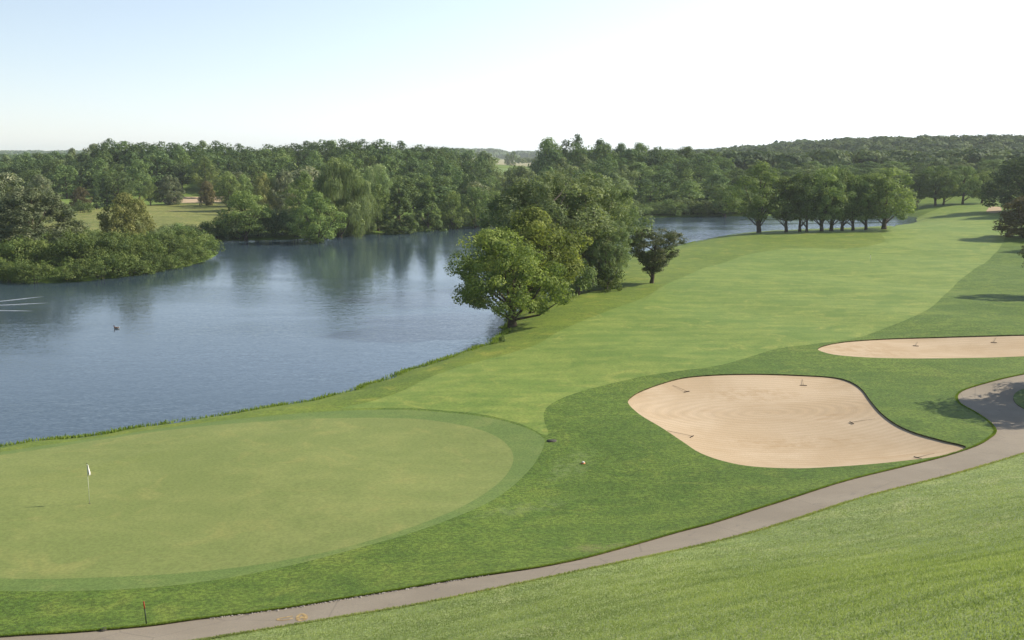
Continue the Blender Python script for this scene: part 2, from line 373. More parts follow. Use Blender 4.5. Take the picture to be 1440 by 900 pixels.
L = {
 'maple': leaf_mat('maple_leaves', (0.110, 0.154, 0.042), (0.261, 0.314, 0.087), (0.406, 0.422, 0.139), .34, .3),
 'olive': leaf_mat('olive_leaves', (0.114, 0.160, 0.072), (0.244, 0.299, 0.145), (0.371, 0.388, 0.220), .3, .3),
 'haw': leaf_mat('hawthorn_leaves', (.065, .085, .045), (.130, .145, .080), (.20, .18, .12)),
 'green': leaf_mat('broad_leaves', (0.087, 0.139, 0.049), (0.191, 0.257, 0.095), (0.302, 0.353, 0.151)),
 'dark': leaf_mat('dark_leaves', (0.056, 0.100, 0.042), (0.122, 0.180, 0.070), (0.197, 0.251, 0.110)),
 'silver': leaf_mat('silver_leaves', (0.096, 0.127, 0.065), (0.209, 0.235, 0.138), (0.418, 0.405, 0.275)),
 'willow': leaf_mat('willow_leaves', (0.133, 0.188, 0.075), (0.249, 0.314, 0.133), (0.383, 0.422, 0.232)),
 'shrub': leaf_mat('shrub_leaves', (0.072, 0.114, 0.037), (0.162, 0.211, 0.064), (0.255, 0.285, 0.099), .3, .8),
 'row': leaf_mat('row_tree_leaves', (0.116, 0.171, 0.060), (0.244, 0.314, 0.110), (0.360, 0.399, 0.174), .32, .35),
 'rust': leaf_mat('rusty_leaves', (0.099, 0.093, 0.046), (0.186, 0.165, 0.081), (0.278, 0.217, 0.128)),
 'yellow': leaf_mat('yellowing_leaves', (0.174, 0.199, 0.070), (0.336, 0.342, 0.133), (0.441, 0.422, 0.197)),
}

# ------------------------------------------------------------------ ground partition
P = {}
P['green'] = G2([(0, 640), (60, 631), (150, 617), (260, 602), (380, 592), (470, 588), (560, 588), (620, 593), (670, 603), (700, 615), (717, 630), (722, 645), (716, 662), (700, 680),
                 (672, 700), (640, 717), (590, 737), (520, 760), (440, 780), (340, 797), (240, 807), (140, 812), (60, 814), (0, 813), (-120, 808), (-240, 785), (-290, 740), (-260, 690), (-130, 659)])
P['collar'] = G2([(0, 635.5), (100, 621), (200, 606), (300, 593), (400, 583), (480, 577.5), (540, 576), (600, 578), (680, 586), (735, 600), (763, 615), (765, 626), (757, 643), (745, 660), (718, 686), (680, 710),
                  (620, 735), (560, 755), (480, 777), (400, 797), (300, 816), (200, 827), (100, 831), (0, 831), (-150, 828), (-300, 800), (-360, 740), (-320, 682), (-140, 655)])
P['fairway'] = G2([(480, 574), (520, 565), (560, 552), (583, 541), (613, 527), (660, 512), (723, 495), (755, 484), (790, 464), (830, 447), (892, 424), (933, 402), (960, 390), (1000, 374), (1040, 361), (1080, 353),
                   (1130, 349), (1180, 349.5), (1215, 347), (1240, 342), (1244, 336), (1240, 329), (1254, 321), (1280, 311), (1305, 299), (1335, 289), (1390, 285), (1440, 284), (1425, 300), (1420, 318),
                   (1411, 340), (1397, 358), (1370, 378), (1340, 404), (1318, 425), (1285, 445), (1240, 463), (1200, 476), (1150, 483), (1095, 490), (1060, 500), (1010, 514), (950, 522), (900, 530),
                   (840, 544), (800, 556), (775, 568), (765, 580), (766, 594), (771, 608), (765, 612), (735, 597), (680, 583), (600, 575), (540, 573)])
big_b = [(883, 566), (890, 556), (905, 548), (930, 539), (960, 531), (1000, 527), (1060, 525.5), (1120, 527), (1170, 530), (1195, 536), (1212, 547), (1225, 564), (1240, 581), (1262, 597), (1290, 609),
         (1330, 620), (1358, 627.5), (1345, 636), (1310, 643), (1270, 648), (1220, 653), (1170, 656.5), (1120, 658.5), (1060, 656), (1020, 649), (985, 637), (960, 621), (930, 601), (900, 583)]
P['bunker_big'] = G2(big_b)
P['bunker_far'] = G2([(1150, 490), (1165, 484), (1200, 479), (1260, 475.5), (1330, 473.5), (1400, 471.5), (1470, 470.5), (1540, 473), (1580, 485), (1540, 497), (1440, 501), (1380, 503), (1300, 504), (1230, 503), (1180, 499.5), (1158, 495)])
P['bunker_small'] = G2([(1387, 297.5), (1391, 291.5), (1400, 290.5), (1408, 292), (1407, 298), (1397, 299.5)])
P['bunker_left'] = G2([(228, 282), (245, 277), (290, 276.5), (320, 277), (320, 283), (270, 285), (240, 285)])
up_edge = [(-160, 915), (0, 895), (100, 889), (207, 880), (280, 870), (400, 855), (480, 842), (560, 829), (640, 815), (700, 806), (760, 797), (820, 785), (880, 769), (950, 749), (1000, 736), (1060, 717), (1120, 698), (1200, 673),
           (1270, 656), (1330, 641), (1375, 626), (1395, 614), (1401, 608), (1400, 602), (1390, 591), (1370, 578), (1352, 568), (1347, 560), (1350, 552), (1365, 545), (1400, 535), (1440, 526), (1500, 515), (1600, 503), (1750, 495)]
lo_edge = [(1750, 560), (1620, 590), (1530, 612), (1440, 636), (1360, 660), (1280, 681), (1193, 704), (1120, 728), (1043, 751), (960, 771), (870, 790), (760, 813), (600, 846), (480, 866), (340, 889), (280, 899), (100, 925), (-160, 960)]
_ue = G2(up_edge, 3, False); _le = G2(lo_edge, 3, False)
P['path'] = np.concatenate([_ue, _le])
P['island'] = G2([(1448, 546), (1433, 549), (1425, 557), (1428, 566), (1436, 572), (1450, 578), (1490, 582), (1560, 575), (1600, 560), (1560, 545), (1500, 540)], 3)
_nr = np.roll(_le, -1, 0) - _le; _nr[-1] = _nr[-2]; _nr = np.stack([-_nr[:, 1], _nr[:, 0]], 1); _nr /= np.linalg.norm(_nr, axis=1)[:, None]
if ((_le[10] + _nr[10] - HP) @ HN) < ((_le[10] - HP) @ HN): _nr = -_nr
_wv = .10 + .07 * np.sin(np.arange(len(_le)) * 1.7) + .05 * np.sin(np.arange(len(_le)) * .6)
P['edge'] = np.concatenate([_le, (_le + _nr * _wv[:, None])[::-1]])
P['hillside'] = np.concatenate([_le, [[-90, 20], [-90, -60], [160, -60], [160, 60]]])
P['meadow'] = G2([(60, 318), (60, 296), (150, 292), (240, 286.5), (330, 286), (420, 286), (480, 290), (480, 305), (400, 320), (300, 330), (180, 330), (100, 330)], 3)
P['lawn'] = G2([(80, 296), (80, 282), (120, 277), (190, 277), (250, 273), (250, 262), (310, 261), (330, 276), (420, 280), (425, 285), (330, 285), (240, 285.5), (150, 291)], 3)
def wp(l): return np.array([(x_at(u, y, 4), y) for u, y in l])
P['bankside'] = np.concatenate([_sn[8:], G([(1262, 314), (1256, 322), (1249, 335), (1252, 345), (1180, 356), (1080, 362), (1000, 384), (900, 430), (800, 462), (700, 510), (600, 556), (500, 585), (300, 620), (0, 680), (-200, 700)])[:, :2]])
P['far_lawn'] = wp([(675, 760), (750, 760), (760, 1200), (660, 1200)])
P['crop'] = wp([(655, 1260), (765, 1260), (765, 2500), (655, 2500)])
ORDER = ['edge', 'island', 'path', 'bunker_big', 'bunker_far', 'bunker_small', 'bunker_left', 'green', 'collar', 'fairway', 'hillside', 'bankside', 'lawn', 'meadow', 'far_lawn', 'crop']

pts = []
def grid(x0, x1, y0, y1, st, hole=None, jit=.25):
    X, Y = np.meshgrid(np.arange(x0, x1, st), np.arange(y0, y1, st)); X = X.ravel() + _rs.uniform(-jit, jit, X.size) * st; Y = Y.ravel() + _rs.uniform(-jit, jit, Y.size) * st
    k = np.ones(X.size, bool)
    if hole: k = ~((X > hole[0]) & (X < hole[1]) & (Y > hole[2]) & (Y < hole[3]))
    pts.append(np.stack([X[k], Y[k]], 1))
grid(-70, 80, 6, 125, 1.6)
grid(-260, 300, -60, 480, 5, (-70, 80, 6, 125))
grid(-900, 1100, -200, 1400, 25, (-260, 300, -60, 480))
grid(-6000, 6000, -1500, 6500, 250, (-900, 1100, -200, 1400))
base = np.concatenate(pts)
keepd = np.ones(len(base), bool); allp = [LAKE] + [P[k] for k in ORDER if k != 'bankside'] + [P['bankside']]
for pl in allp: keepd &= dist_poly(pl, base[:, 0], base[:, 1]) > .35
base = base[keepd]
cv = [tuple(p) for p in base] + [(-6200, -1700), (6200, -1700), (6200, 6700), (-6200, 6700)]
ce = []
for pl in allp:
    o0 = len(cv); cv += [tuple(p) for p in pl]; ce += [(o0 + i, o0 + (i + 1) % len(pl)) for i in range(len(pl))]
res = geometry.delaunay_2d_cdt([Vector((float(a), float(b))) for a, b in cv], ce, [], 0, 1e-4)
vxy = np.array([(v.x, v.y) for v in res[0]]); tri = np.array([t for t in res[2] if len(t) == 3], np.int64)
cx, cy = vxy[tri].mean(1).T
reg = np.full(len(tri), -1)
for i in reversed(range(len(ORDER))): reg[inside(P[ORDER[i]], cx, cy)] = i
vz = terrain(vxy[:, 0], vxy[:, 1])
def region_mesh(name, mask, mats, zfun=None, lip=False):
    t = tri[mask]; u, inv = np.unique(t, return_inverse=True); t2 = inv.reshape(-1, 3)
    v = np.column_stack([vxy[u], vz[u]]); top = v.copy()
    if zfun: v[:, 2] = zfun(v[:, 0], v[:, 1], v[:, 2])
    fl = [tuple(x) for x in t2]; mi = [0] * len(fl); verts = [tuple(x) for x in v]
    if lip:
        cnt = {}
        for a, b, c in t2:
            for e in ((a, b), (b, c), (c, a)): cnt[tuple(sorted(e))] = cnt.get(tuple(sorted(e)), 0) + 1
        off = {}
        for (a, b), n in cnt.items():
            if n == 1:
                for q in (a, b):
                    if q not in off: off[q] = (len(verts), len(verts) + 1); verts.append(tuple(v[q])); verts.append(tuple(top[q]))
                fl.append((off[a][0], off[b][0], off[b][1], off[a][1])); mi.append(1)
    me = bpy.data.meshes.new(name); me.from_pydata(verts, [], fl)
    for m in mats: me.materials.append(m)
    for p, i in zip(me.polygons, mi): p.material_index = i; p.use_smooth = (i == 0)
    me.update(); o = link(name, me); return o
def idx(n): return reg == ORDER.index(n)
LAB = {}
tag(region_mesh('ground', (reg == -1) | idx('island'), [M['rough']]), 'mown green rough and lake banks', None, None, 'structure')
tag(region_mesh('bank', idx('bankside'), [M['bankside']]), 'fresh green strip of grass between the fairway and the lake', None, None, 'structure')
tag(region_mesh('hillside', idx('hillside'), [M['hillside']]), 'mown grass slope in the foreground below the cart path', None, None, 'structure')
tag(region_mesh('fairway', idx('fairway'), [M['fairway']]), 'pale striped fairway running to the far trees', None, None, 'structure')
tag(region_mesh('putting_green', idx('green'), [M['green']]), 'smooth olive putting green beside the lake', None, None, 'structure')
tag(region_mesh('green_collar', idx('collar'), [M['collar']]), 'slightly darker collar of grass round the putting green', None, None, 'structure')
tag(region_mesh('meadow', idx('meadow'), [M['meadow']]), 'tall yellowish meadow on the far left bank', None, None, 'structure')
tag(region_mesh('far_lawn', idx('lawn') | idx('far_lawn'), [M['lawn']]), 'mown lawn across the lake', None, None, 'structure')
tag(region_mesh('crop_field', idx('crop'), [M['crop']]), 'tan crop field in the gap between the woods', None, None, 'structure')
tag(region_mesh('path_verge', idx('edge'), [M['dirt']]), 'thin dry dirt verge along the cart path', None, None, 'structure')
tag(region_mesh('path', idx('path'), [M['path'], M['soil']], lambda x, y, z: z - .045, True), 'curving pinkish grey cart path', None, None, 'structure')
def bowl(poly, depth, k, lip=.12):
    def f(x, y, z):
        d = dist_poly(poly, x, y); return z - lip - depth * (1 - np.exp(-d / k))
    return f
for nm, dp, kk, lb, lp in (('bunker_big', .55, 3.5, 'large sand bunker beside the bend of the cart path', .10), ('bunker_far', .5, 3, 'long narrow sand bunker at the right edge beyond the path', .11),
                       ('bunker_small', -.5, 2.5, 'small sand bunker at the far end of the fairway', .02), ('bunker_left', -.3, 4, 'pale sand bunker on the course across the lake', .02)):
    tag(region_mesh('bunker', idx(nm), [M['sand'], M['soil']], bowl(P[nm], dp, kk, lp), True), lb, None, None, 'structure')
xa, xb = LAKE[:, 0].min() - 5, LAKE[:, 0].max() + 5; ya, yb = LAKE[:, 1].min() - 5, LAKE[:, 1].max() + 5
tag(link('water', mesh_np('water', [(xa, ya, 0), (xb, ya, 0), (xb, yb, 0), (xa, yb, 0)], [(0, 1, 2, 3)], [M['water']])), 'calm blue grey lake', None, None, 'structure')

# ------------------------------------------------------------------ haze
def haze():
    t = NT('haze_air'); t.t.nodes.remove(t.b); pv = t.n('ShaderNodeVolumePrincipled')
    pv.inputs['Color'].default_value = (.86, .92, 1.0, 1); pv.inputs['Density'].default_value = HAZE; pv.inputs['Anisotropy'].default_value = .2
    t.l(pv.outputs[0], t.out.inputs['Volume'])
    b = MB(); b.box((0, 2500, 33.5), (6300, 4300, 37)); o = link('haze', b.mesh('haze', [t.m], False))
    tag(o, 'thin pale summer haze over the valley', None, None, 'stuff')
haze()

# ------------------------------------------------------------------ tree prototypes
PROF = {
 'round': lambda t: np.sqrt(np.clip(1 - (2 * t - 1) ** 2, 0, 1)) * (.98 - .12 * t) + .06,
 'oval': lambda t: np.clip(np.sin(PI * np.clip(t, 0, 1) ** .8), 0, 1) ** .75 + .04,
 'dome': lambda t: np.sqrt(np.clip(1 - t ** 2.4, 0, 1)) * (.72 + .28 * S(t, 0, .25)) + .03,
 'cone': lambda t: (1 - t) ** .8 * S(t, -.25, .12) + .03,
 'umbrella': lambda t: np.where(t < .55, .28 + .72 * (t / .55) ** 1.1, np.sqrt(np.clip(1 - ((t - .55) / .45) ** 2, 0, 1))) + .02,
 'vase': lambda t: (.55 + .45 * S(t, .0, .6)) * np.sqrt(np.clip(1 - np.clip((t - .45) / .55, 0, 1) ** 2, 0, 1)) + .03,
}
def leaves(cen, rad, n, leaf, flat, rs, up=.35, axis=None, strand=0.0, R=1, tone0=None, jit=.32, lo=.5):
    K = len(cen); N = K * n
    d = rs.normal(size=(K, n, 3)); d /= np.linalg.norm(d, axis=2)[:, :, None]
    rr = rs.uniform(lo, 1.08, (K, n, 1)) ** .7
    off = d * rr * rad[:, None, None]; off[:, :, 2] *= flat
    if strand: off[:, :, 2] -= rs.uniform(0, strand, (K, n)) * rs.uniform(.3, 1, (K, 1))
    p = (cen[:, None, :] + off).reshape(N, 3)
    nr = d + rs.normal(size=(K, n, 3)) * jit + np.array([0, 0, up]); nr = nr.reshape(N, 3); nr /= np.linalg.norm(nr, axis=1)[:, None]
    a = np.cross(nr, rs.normal(size=(N, 3))); a /= np.linalg.norm(a, axis=1)[:, None] + 1e-9
    if strand: a = np.tile(np.array([[0, 0, 1.0]]), (N, 1)) + rs.normal(size=(N, 3)) * .12; a /= np.linalg.norm(a, axis=1)[:, None]
    b = np.cross(nr, a); b /= np.linalg.norm(b, axis=1)[:, None] + 1e-9
    s = leaf * rs.uniform(.6, 1.35, (N, 1)); la = 1.0 if not strand else 2.6; lb = .62 if not strand else .28
    v = np.stack([p - a * s * la * .5, p + b * s * lb * .5 + a * s * .05, p + a * s * la * .5 + nr * s * .12, p - b * s * lb * .5 + a * s * .05], 1)
    tc = rs.uniform(.1, .8, K) if tone0 is None else tone0
    tone = (tc[:, None] + rs.uniform(-.22, .22, (K, n))).reshape(N)
    return v.reshape(-1, 3), tone
def make_proto(seed, H, cb, R, prof, K, rc, n, leaf, lm, flat=.8, up=.35, trunk=.25, lean=0, strand=0, limbs=12, bark='bark', inner=.25, skew=(0, 0), multi=1, hi_top=0):
    rs = np.random.RandomState(seed); rn = random.Random(seed)
    pf = PROF[prof]; t = rs.uniform(0, 1, K * 6)
    w = pf(t) + .25; t = rs.choice(t, K, p=w / w.sum()); ang = rs.uniform(0, 2 * PI, K)
    lob = 1 + .17 * np.sin(ang * 3 + seed) * np.sin(t * 5 + seed * 2) + .12 * np.sin(ang * 5 + seed * 3 + t * 9)
    q = np.where(rs.uniform(size=K) < inner, rs.uniform(.05, .6, K), rs.uniform(.72, 1.0, K))
    rcs = rs.uniform(rc[0], rc[1], K)
    rr = np.maximum(pf(t) * R * lob - rcs * .6, 0.05) * q
    z = cb + rcs * .5 * flat + t * (H - cb - rcs * 1.1 * flat)
    cen = np.stack([rr * np.cos(ang) + skew[0] * t, rr * np.sin(ang) + skew[1] * t, z], 1)
    v, tone = leaves(cen, rcs, n, leaf, flat, rs, up, strand=strand)
    if strand:
        k = max(6, K // 2); v2, tone2 = leaves(cen[:k] + np.array([0, 0, .3]), rcs[:k], n, leaf, flat, rs, up); v = np.concatenate([v, v2]); tone = np.concatenate([tone, tone2])
    f = np.arange(len(v)).reshape(-1, 4)
    crown = mesh_np('crown', v, f, [L[lm]]); add_attr(crown, 'tone', tone)
    b = MB(); lx = lean
    for mt in range(multi):
        ox = (mt - (multi - 1) / 2) * R * .35 if multi > 1 else 0; oy = rn.uniform(-.4, .4) * (multi > 1)
        top = cb + (H - cb) * .72
        pp = [(ox * .3, oy * .3, -.4)] + [(ox * (.3 + .7 * s) + lx * s + rn.uniform(-.12, .12) * R * .15, oy + rn.uniform(-.12, .12) * R * .15, top * s) for s in (.04, .15, .35, .6, .82, 1)]
        tk = trunk / (multi ** .5); b.tube(pp, [tk * 1.5, tk * 1.25, tk, tk * .85, tk * .6, tk * .38, tk * .12], 7)
        for i in rs.choice(K, min(K, limbs // multi), replace=False):
            c = cen[i]; s = min(.9, max(.2, (c[2] - .35 * (H - cb) * rn.random()) / top * .8)); j = min(5, int(s * 6))
            p0 = Vector(pp[j]).lerp(Vector(pp[j + 1]), .5); p1 = Vector(c); mid = p0.lerp(p1, .55) + Vector((0, 0, -.12 * (p1 - p0).length * rn.uniform(-.5, 1)))
            b.tube([p0, mid, p1], [tk * .42, tk * .26, tk * .07], 5, cap=False)
    tm = b.mesh('trunk', [M[bark]])
    co = v; ex = float(np.percentile(np.abs(co[:, 0] - skew[0] * .5), 99)) * 2
    return dict(crown=crown, trunk=tm, H=float(np.percentile(co[:, 2], 99.8)), W=ex)
def join_proto(p, name):                                # crown and trunk in one mesh, for trees too small to show parts
    a, b = p['crown'], p['trunk']; va = np.zeros(len(a.vertices) * 3); a.vertices.foreach_get('co', va)
    verts = [tuple(x) for x in va.reshape(-1, 3)]; nb = len(verts); verts += [tuple(x.co) for x in b.vertices]
    faces = [tuple(x.vertices) for x in a.polygons] + [tuple(nb + i for i in x.vertices) for x in b.polygons]
    me = bpy.data.meshes.new(name); me.from_pydata(verts, [], faces); me.materials.append(a.materials[0]); me.materials.append(b.materials[0])
    na = len(a.polygons); me.polygons.foreach_set('material_index', [0] * na + [1] * (len(faces) - na)); me.update()
    tv = np.zeros(na, np.float32); a.attributes['tone'].data.foreach_get('value', tv); add_attr(me, 'tone', np.concatenate([tv, np.zeros(len(faces) - na)]))
    return dict(mesh=me, H=p['H'], W=p['W'])
def put(p, x, y, H, W, label, name='tree', cat='tree', group=None, rz=None, sink=.1, z=None):
    z = tz(x, y) if z is None else z
    rz = random.uniform(0, 2 * PI) if rz is None else rz; sc = (W / p['W'], W / p['W'], H / p['H'])
    if 'mesh' in p: o = link(name, p['mesh'], None, (x, y, z - sink), (0, 0, rz), sc)
    else:
        o = link(name, None, None, (x, y, z - sink), (0, 0, rz), sc)
        link('crown', p['crown'], o); link('trunk', p['trunk'], o)
    return tag(o, label, cat, group)
def by_base(p, u, vb, vt, wpx, label, **k):              # a tree whose foot is seen at (u, vb)
    q = g1(u, vb); H = z_at(vt, q[1]) - q[2]; W = wpx / FPX * (q[1] * cp_ + (19 - q[2]) * sp_); return put(p, q[0], q[1], H, W, label, **k)
def by_depth(p, u, y, vt, wpx, label, **k):              # a tree whose foot is hidden, standing at distance y
    x = x_at(u, y); z = tz(x, y); H = z_at(vt, y) - z; W = wpx / FPX * y * 1.005; return put(p, x, y, max(H, 1), W, label, **k)

maple = make_proto(11, 9.6, 1.4, 5.2, 'dome', 135, (.65, 1.25), 190, .24, 'maple', .8, .3, .34, 0, bark='bark', limbs=16, skew=(-1.6, 0))
maple2 = make_proto(12, 10.5, 1.8, 4.6, 'oval', 120, (.65, 1.2), 170, .24, 'maple', .8, .3, .22, limbs=14)
cotton = make_proto(21, 16, 3.0, 7.2, 'vase', 210, (.7, 1.35), 120, .27, 'olive', .8, .5, .45, multi=3, limbs=36, bark='palebark')
cotton2 = make_proto(22, 15, 2.2, 6.0, 'round', 180, (.6, 1.2), 120, .27, 'olive', .8, .5, .4, multi=2, limbs=30, bark='palebark')
ashy = make_proto(23, 13, 1.2, 5.0, 'round', 130, (.7, 1.2), 120, .27, 'green', .8, .4, .3, multi=2, limbs=20)
haw = make_proto(31, 6.6, 1.2, 3.2, 'umbrella', 130, (.4, .8), 140, .16, 'haw', .45, .5, .2, limbs=20, lean=.3, skew=(.5, 0), inner=.15)
row1 = make_proto(41, 15, 2.6, 5.6, 'oval', 120, (.7, 1.4), 90, .36, 'row', .8, .4, .33, limbs=14)
row2 = make_proto(42, 14, 2.8, 5.6, 'round', 110, (.7, 1.4), 90, .36, 'green', .8, .4, .33, limbs=14)
row3 = make_proto(43, 14, 2.6, 5.2, 'dome', 110, (.7, 1.4), 90, .36, 'row', .8, .4, .33, limbs=14)
silver = make_proto(51, 14, .4, 7, 'dome', 250, (.7, 1.3), 120, .36, 'silver', .75, .6, .35, limbs=14)
willow = make_proto(52, 16, 2.5, 7.5, 'dome', 120, (.7, 1.6), 130, .34, 'willow', .7, .6, .5, strand=3.6, limbs=16)
cone = make_proto(53, 14, .6, 4.2, 'cone', 120, (.5, 1.0), 80, .38, 'green', .6, .3, .25, limbs=10)
darkc = make_proto(54, 12, .6, 3.4, 'cone', 90, (.5, .9), 70, .38, 'dark', .6, .3, .22, limbs=8)
bigdark = make_proto(57, 17, 1.0, 8, 'dome', 260, (.8, 1.6), 90, .42, 'dark', .8, .4, .4, limbs=14)
yel = make_proto(55, 9, .4, 5, 'dome', 170, (.6, 1.1), 100, .28, 'yellow', .8, .4, .2, limbs=14, multi=3)
rust = make_proto(56, 7, .1, 3.4, 'dome', 130, (.45, .9), 90, .26, 'rust', .8, .4, .15, limbs=12, multi=3)
shrubs = [join_proto(make_proto(60 + i, 4, .1, 3.0, 'dome', 46, (.5, .95), 70, .24, lm, .85, .5, .08, limbs=8, multi=3), 'shrub') for i, lm in enumerate(('shrub', 'shrub', 'green', 'shrub', 'olive'))]
forest = [join_proto(make_proto(80 + i, 16, 2.0, 6.2, pf, 58, (1.1, 2.2), 60, .68, lm, .8, .35, .3, limbs=6), 'forest_tree')
          for i, (pf, lm) in enumerate((('round', 'green'), ('dome', 'dark'), ('oval', 'dark'), ('round', 'dark'), ('dome', 'green'), ('oval', 'green'), ('round', 'olive'), ('dome', 'silver'), ('round', 'yellow')))]

# ------------------------------------------------------------------ trees one can point at
by_base(maple, 720, 459, 321, 170, 'broad bright green maple leaning over the water at the front of the lakeside clump', rz=0)
by_base(maple2, 748, 440, 291, 128, 'upright green maple just behind the front lakeside maple', rz=2.)
by_base(cotton2, 742, 424, 258, 120, 'olive tree filling the left shoulder of the lakeside clump behind the maples', rz=5.)
by_base(cotton, 785, 411, 241, 185, 'tall olive cottonwood on the left of the big lakeside clump', rz=.9)
by_base(cotton2, 830, 401, 243, 140, 'widest brownish olive cottonwood in the middle of the lakeside clump', rz=2.2)
by_base(ashy, 858, 385, 262, 84, 'dark green tree at the right end of the lakeside clump beside the gap of water', rz=.3)
by_base(cotton2, 852, 407, 302, 66, 'small olive tree with a bare pale stem in front of the lakeside clump', rz=4.)
by_base(shrubs[2], 815, 414, 362, 66, 'dark rounded shrub at the foot of the lakeside clump, left one', name='shrub', cat='shrub')
by_base(shrubs[0], 858, 408, 368, 48, 'leafy shrub at the foot of the lakeside clump nearest the mown grass', name='shrub', cat='shrub')
by_base(shrubs[2], 786, 414, 375, 56, 'low dark shrub tucked between the maples and the cottonwoods', name='shrub', cat='shrub')
by_base(shrubs[2], 706, 481, 469, 10, 'tiny dark round bush on the lake edge near the front maple', name='shrub', cat='shrub')
by_base(haw, 917, 398, 321, 78, 'small dark umbrella shaped hawthorn alone on the bank', rz=-.2)
G_ROW = 'trees in a row along the right pond'
for u, vb, vt, w, p, lb in [
    (1067, 327, 227, 88, row1, 'large pale green tree standing first on the left of the pondside row'),
    (1105, 326, 247, 62, row2, 'dark tree second from the left in the pondside row'),
    (1125, 325.5, 243, 58, row2, 'dark tree third from the left in the pondside row, close to the next trunk'),
    (1134, 325.5, 250, 46, row2, 'narrow dark tree fourth from the left in the pondside row'),
    (1155, 325, 237, 62, row3, 'green tree fifth from the left in the pondside row'),
    (1169, 324.5, 234, 62, row3, 'green tree in the middle of the pondside row behind the fifth'),
    (1184, 324.5, 237, 60, row1, 'bright green tree seventh from the left in the pondside row'),
    (1199, 324, 246, 52, row3, 'green tree eighth from the left in the pondside row with low foliage'),
    (1217, 323, 244, 56, row2, 'dark tree near the right end of the pondside row'),
    (1243, 322, 236, 82, row3, 'wide spreading tree last on the right of the pondside row')]:
    by_base(p, u, vb, vt, w, lb, group=G_ROW)
for u, vb, vt, w, p, lb in [
    (1289, 291, 243, 44, row2, 'dark tree at the left corner of the far fairway end'),
    (1315, 289, 232, 46, row2, 'tall dark tree with a clear trunk at the far fairway end'),
    (1327, 288, 240, 34, row3, 'small green tree beside the tall dark one at the far fairway end'),
    (1354, 287, 233, 46, row2, 'dark tree in the middle of the far fairway end'),
    (1381, 286, 240, 40, row3, 'green tree at the right of the far fairway end'),
    (1440, 297, 220, 104, bigdark, 'big very dark tree at the right frame edge behind the small bunker'),
    (1500, 302, 205, 100, bigdark, 'tall dark tree beyond the right frame edge behind the big dark one')]:
    by_base(p, u, vb, vt, w, lb)
by_base(rust, 1446, 334, 272, 84, 'reddish brown bushy tree at the right edge of the fairway')
by_base(rust, 1500, 352, 290, 66, 'brownish bush just outside the right edge of the fairway')
by_base(haw, 1490, 417, 338, 108, 'dark low branched tree poking in from the right frame edge', rz=3.)
by_base(bigdark, 1650, 556, 340, 260, 'large tree out of frame right that shades the cart path', rz=1.)
# left bank
by_depth(silver, 48, 184, 264, 128, 'large grey leaved tree with pale leaf undersides on the left peninsula', rz=1.)
by_depth(silver, -8, 196, 238, 120, 'tall grey green tree cut by the left frame edge', rz=3.)
by_depth(silver, 60, 290, 246, 44, 'round silvery tree just behind the big grey tree on the left')
by_depth(yel, 180, 196, 271, 74, 'yellowish olive bushy tree rising above the peninsula shrubs')
by_base(darkc, 151, 290, 241, 30, 'dark tree on the meadow edge left of the small lawn trees')
by_base(row2, 166, 290, 241, 56, 'wide dark spreading tree behind the meadow on the left')
by_base(row1, 212, 289, 254, 24, 'slim young tree with a thin trunk on the far left lawn')
by_base(silver, 240, 288, 246, 37, 'round silvery tree with a short trunk beside the far bunker')
by_base(rust, 292, 288.5, 254, 25, 'small reddish brown conifer in front of the far bunker')
by_base(shrubs[2], 116, 299, 281, 30, 'bluish green shrub at the left end of the meadow', name='shrub', cat='shrub')
by_base(rust, 114, 296, 262, 26, 'thin brownish tree at the left end of the meadow')
by_base(darkc, 136, 294, 268, 16, 'small dark conifer beside the brownish tree on the meadow')
by_depth(row1, 290, 392, 219, 40, 'full green tree at the edge of the wood beyond the far bunker')
by_depth(row3, 322, 330, 241, 34, 'rounded green tree right of the far bunker')
by_depth(row3, 344, 335, 245, 24, 'small rounded green tree second right of the far bunker')
by_depth(yel, 372, 318, 243, 32, 'yellowing green tree left of the willow on the meadow')
by_depth(silver, 400, 320, 238, 36, 'round blue green tree just left of the willow')
by_depth(row3, 345, 232, 268, 64, 'wide olive green tree on the far shore left of the meadow gap')
by_depth(row1, 447, 226, 270, 72, 'dense dome shaped green tree at the water below the willow')
by_depth(willow, 478, 240, 222, 88, 'tall pale willow with hanging strands on the far shore', rz=.5)
by_depth(willow, 508, 246, 256, 50, 'smaller drooping willow right of the tall one')
by_depth(row1, 430, 262, 240, 52, 'dark green tree behind the left side of the willow')
by_depth(willow, 530, 290, 231, 60, 'pale grey green willow behind the shore trees')
by_depth(row1, 532, 256, 258, 46, 'green tree on the shore between the willow and the cone shaped trees')
by_depth(cone, 562, 252, 248, 48, 'cone shaped green tree on the far shore, left one of the pair')
by_depth(cone, 602, 262, 248, 46, 'cone shaped green tree on the far shore, right one of the pair')
by_depth(row3, 637, 268, 268, 40, 'rounded tree on the far shore right of the cone shaped trees')
by_depth(row2, 668, 272, 262, 44, 'dark rounded tree on the far shore near the lake narrows')
by_depth(row3, 694, 280, 268, 40, 'green tree on the far shore just left of the lakeside clump')
by_depth(row2, 1020, 322, 262, 46, 'dark tree on the pond shore behind the first tree of the row')
by_depth(row2, 722, 1290, 212, 10, 'far tree with a visible trunk standing in the field gap, right one')
by_depth(row3, 714, 1290, 215, 9, 'far tree with a visible trunk standing in the field gap, left one')

